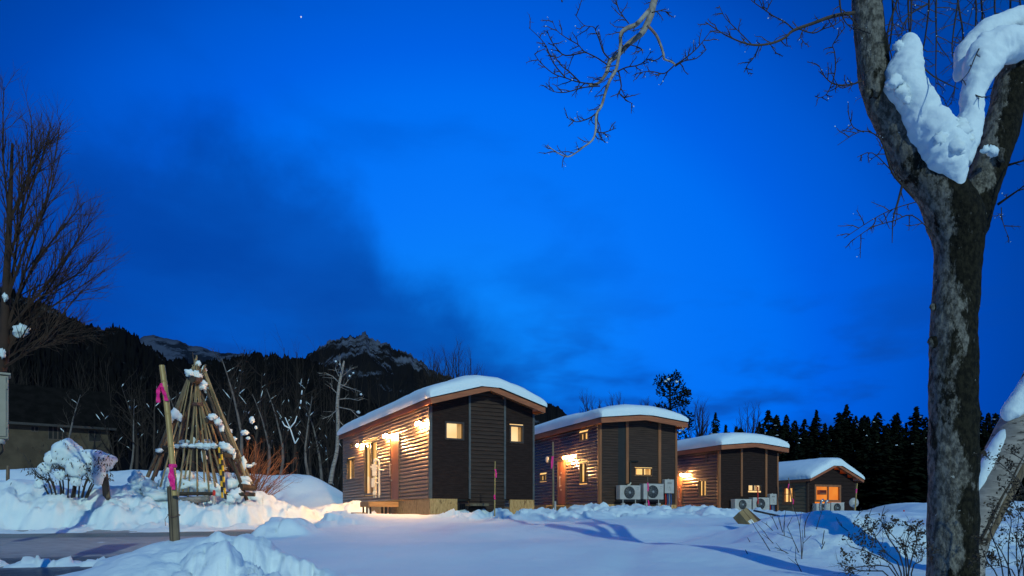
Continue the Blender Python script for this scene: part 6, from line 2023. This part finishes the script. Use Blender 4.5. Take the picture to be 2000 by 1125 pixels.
mb = MB(); a = P(208, 950, 19.9); mb.hexa([a + Vector(q) for q in ((-0.1, 0, -0.4), (0.08, 0.02, -0.4), (0.08, 0.08, -0.4), (-0.1, 0.06, -0.4), (-0.16, 0, 0.35), (0.0, 0.02, 0.38), (0.0, 0.08, 0.38), (-0.16, 0.06, 0.35))])
tag(mb.build('old_board', M['old_wood'], None), 'weathered board standing in the snow right of the loaded shrub', 'board')
mb = MB(); a = P(15, 922, 21.5); mb.tube([a + Vector((0, 0, -0.4)), a + Vector((0.01, 0, 0.12)), a + Vector((0.01, 0, 0.2))], 0.05, 8)
tag(mb.build('wooden_stump', M['old_wood'], None), 'short wooden stump in shaded snow at the far left', 'stump')

# ---------------------------------------------------------------- rust brown bush lit by the cabin lamps
dr = 24.5
loc = (X(480, dr), dr, ground(X(480, dr), dr) - 0.1)
rb_ = thing('rusty_bush', 'rust brown twiggy bush with snow tufts, right of the teepee', 'bush', loc); o_ = Vector(loc); rr_ = random.Random(6)
for i in range(46):
    a = rr_.uniform(0, 6.28); el = rr_.uniform(0.7, 1.5)
    d = Vector((math.cos(a) * math.cos(el), math.sin(a) * math.cos(el) * 0.7, math.sin(el)))
    L = rr_.uniform(1.7, 2.7); pts = [Vector((rr_.gauss(0, 0.12), rr_.gauss(0, 0.12), 0))]
    for s in range(4):
        d = (d + Vector((rr_.gauss(0, .12), rr_.gauss(0, .12), -0.06))).normalized(); pts.append(pts[-1] + d * L / 4)
    mb = MB(); spray(mb, pts, 0.022, 0.006, rr_, 9, 0.75, 2, 32, 0.04, None, t0=0.2, wig=0.14, big=0.03); mb.build('stem', M['rust_twig'], rb_)
lumps_of('snow_clump', ((492, 820, 5, 6, -0.3), (446, 842, 7, 6, -0.4), (478, 845, 7, 5, -0.5), (458, 857, 4, 4, -0.4), (485, 856, 4, 3, -0.4), (470, 905, 10, 4, -0.6), (485, 910, 8, 4, -0.6), (496, 906, 4, 2.5, -0.5), (500, 835, 3, 3, -0.3), (440, 828, 3, 4, -0.3)), dr, rb_, o_)

# ---------------------------------------------------------------- dry shrubs round the big tree
def dry_shrub(label, stems, d, seed):
    rnd = random.Random(seed)
    bx = sum(s[0][0] for s in stems) / len(stems)
    loc = (X(bx, d), d, ground(X(bx, d), d) - 0.05); o = Vector(loc)
    s_ = thing('dry_shrub', label, 'shrub', loc)
    lf = MB(); tp_ = []
    for st in stems:
        K = len(st)
        pts = [P(a, b, d + rnd.uniform(-0.12, 0.12)) - o for a, b in st]
        g = Vector((pts[0].x * 0.5, rnd.uniform(-0.1, 0.1), 0.0)); pts = [g] + pts
        pp, _ = smooth_path(pts, [1] * len(pts), 3)
        mb = MB(); spray(mb, pp, 0.0062, 0.0022, rnd, 8, 0.16, 2, 42, 0.12, tp_, t0=0.45, wig=0.18, big=0.02)
        mb.build('stem', M['twig'], s_)
    for p in rnd.sample(tp_, min(len(tp_), 9 * len(stems))):
        if rnd.random() < 0.2: continue
        for k in range(rnd.randint(8, 24)):
            q = p + Vector((rnd.gauss(0, 0.013), rnd.gauss(0, 0.013), rnd.gauss(-0.008, 0.016)))
            u = Vector((rnd.gauss(0, 1), rnd.gauss(0, 1), rnd.gauss(0, 1))).normalized() * 0.0075; v = Vector((rnd.gauss(0, 1), rnd.gauss(0, 1), rnd.gauss(0, 1))).normalized() * 0.010
            lf.poly([q - u, q + v, q + u, q - v])
    tag(lf.build('seed_heads', M['dead_leaf'], s_), kind='stuff')


dry_shrub('dry shrub with dark seed heads, left of the big trunk', [[(1760, 1120), (1730, 1080), (1695, 1035), (1668, 1060)], [(1765, 1110), (1735, 1050), (1718, 1015), (1700, 1040)], [(1775, 1110), (1755, 1060), (1722, 1025)], [(1770, 1115), (1770, 1060), (1785, 1030)], [(1775, 1115), (1790, 1060), (1786, 1032)], [(1750, 1125), (1700, 1105), (1650, 1115)], [(1755, 1125), (1710, 1085), (1660, 1068)], [(1780, 1120), (1800, 1095), (1800, 1070)], [(1740, 1130), (1680, 1115), (1635, 1100)]], 4.3, 1)
dry_shrub('dry shrub with dark seed heads, right of the big trunk', [[(1960, 1130), (1950, 1080), (1935, 1040), (1940, 1020)], [(1970, 1125), (1970, 1060), (1975, 1015), (1960, 990)], [(1990, 1125), (1985, 1060), (1990, 1010)], [(1950, 1130), (1930, 1100), (1918, 1070)], [(1990, 1120), (2010, 1050), (2000, 960), (1985, 930)], [(2020, 1080), (1990, 1000), (1965, 960)], [(1985, 1130), (1950, 1105), (1920, 1110)], [(2030, 1000), (1998, 950), (1962, 912), (1940, 895)], [(2040, 960), (2005, 905), (1975, 885)], [(2000, 1130), (1995, 1080), (1980, 1040)], [(1975, 1130), (1960, 1085), (1945, 1060)]], 4.5, 2)

# bare twigs poking out of the mound
zm = zoomed(1400, 960, 5.0); ri = random.Random(19)
for pts in ([(520, 580), (445, 460), (385, 370)], [(830, 660), (820, 450), (800, 300), (775, 220)], [(970, 375), (1000, 270), (1020, 215)], [(555, 510), (500, 450), (460, 385)], [(800, 595), (740, 460), (690, 345)], [(1280, 385), (1200, 320), (1165, 250)], [(1375, 405), (1440, 310), (1500, 205)],
            [(1020, 570), (1055, 490)], [(1030, 520), (1050, 380)], [(695, 605), (630, 570), (565, 545)], [(845, 820), (800, 730), (765, 660)], [(860, 455), (865, 300), (950, 140)], [(660, 440), (655, 340), (665, 225)], [(645, 400), (620, 320), (600, 250)], [(1600, 300), (1620, 200), (1640, 140)], [(1350, 270), (1380, 230), (1395, 215)], [(550, 385), (500, 335), (470, 310)], [(600, 375), (560, 290), (540, 240)], [(1550, 440), (1610, 370), (1660, 325)], [(830, 640), (840, 540), (842, 455)], [(325, 495), (300, 450)], [(1320, 440), (1322, 420)], [(300, 610), (280, 570)]):
    px, py = zm(*pts[0])
    # walk out along the pixel ray until it meets the snow
    best = 9.0
    for d in np.linspace(6.8, 13, 160):
        if ground(X(px, d), d) >= EYE + (HZ - py) / F * d: best = d; break
    loc = P(px, py, best); o = Vector(loc)
    q = [P(*zm(*p), best + 0.05 * i) - o for i, p in enumerate(pts)]
    q = [q[0] - (q[1] - q[0]).normalized() * 0.06] + q
    pp, rr = smooth_path(q, [0.007 - 0.0013 * i for i in range(len(q))], 3)
    mb = MB(); mb.tube(pp, rr, 5)
    if len(pts) > 2:
        for s in range(2):
            j = ri.randint(len(pp) // 2, len(pp) - 1); d = (pp[j] - pp[j - 1]).normalized() + Vector((ri.gauss(0, .5), ri.gauss(0, .3), ri.gauss(0, .3)))
            mb.tube([pp[j], pp[j] + d * 0.05, pp[j] + d * 0.11], [0.004, 0.003, 0.002], 4, cap=False)
    o2 = mb.build('bare_twig', M['twig'], None); o2.location = loc
    tag(o2, 'thin bare twig poking out of the blue snow mound', 'twig', 'bare twigs poking out of the snow mound')

# bright star
dst = 6000.0
mb = MB(); mb.blob((0, 0, 0), (5.0, 5.0, 7.0), amp=0, nu=10, nv=7)
st = mb.build('star', emitter('starlight', (0.9, 0.95, 1.0), 1.0), None, smooth=True); st.location = P(588, 33, dst)
tag(st, 'single bright star high in the deep blue sky', 'star')
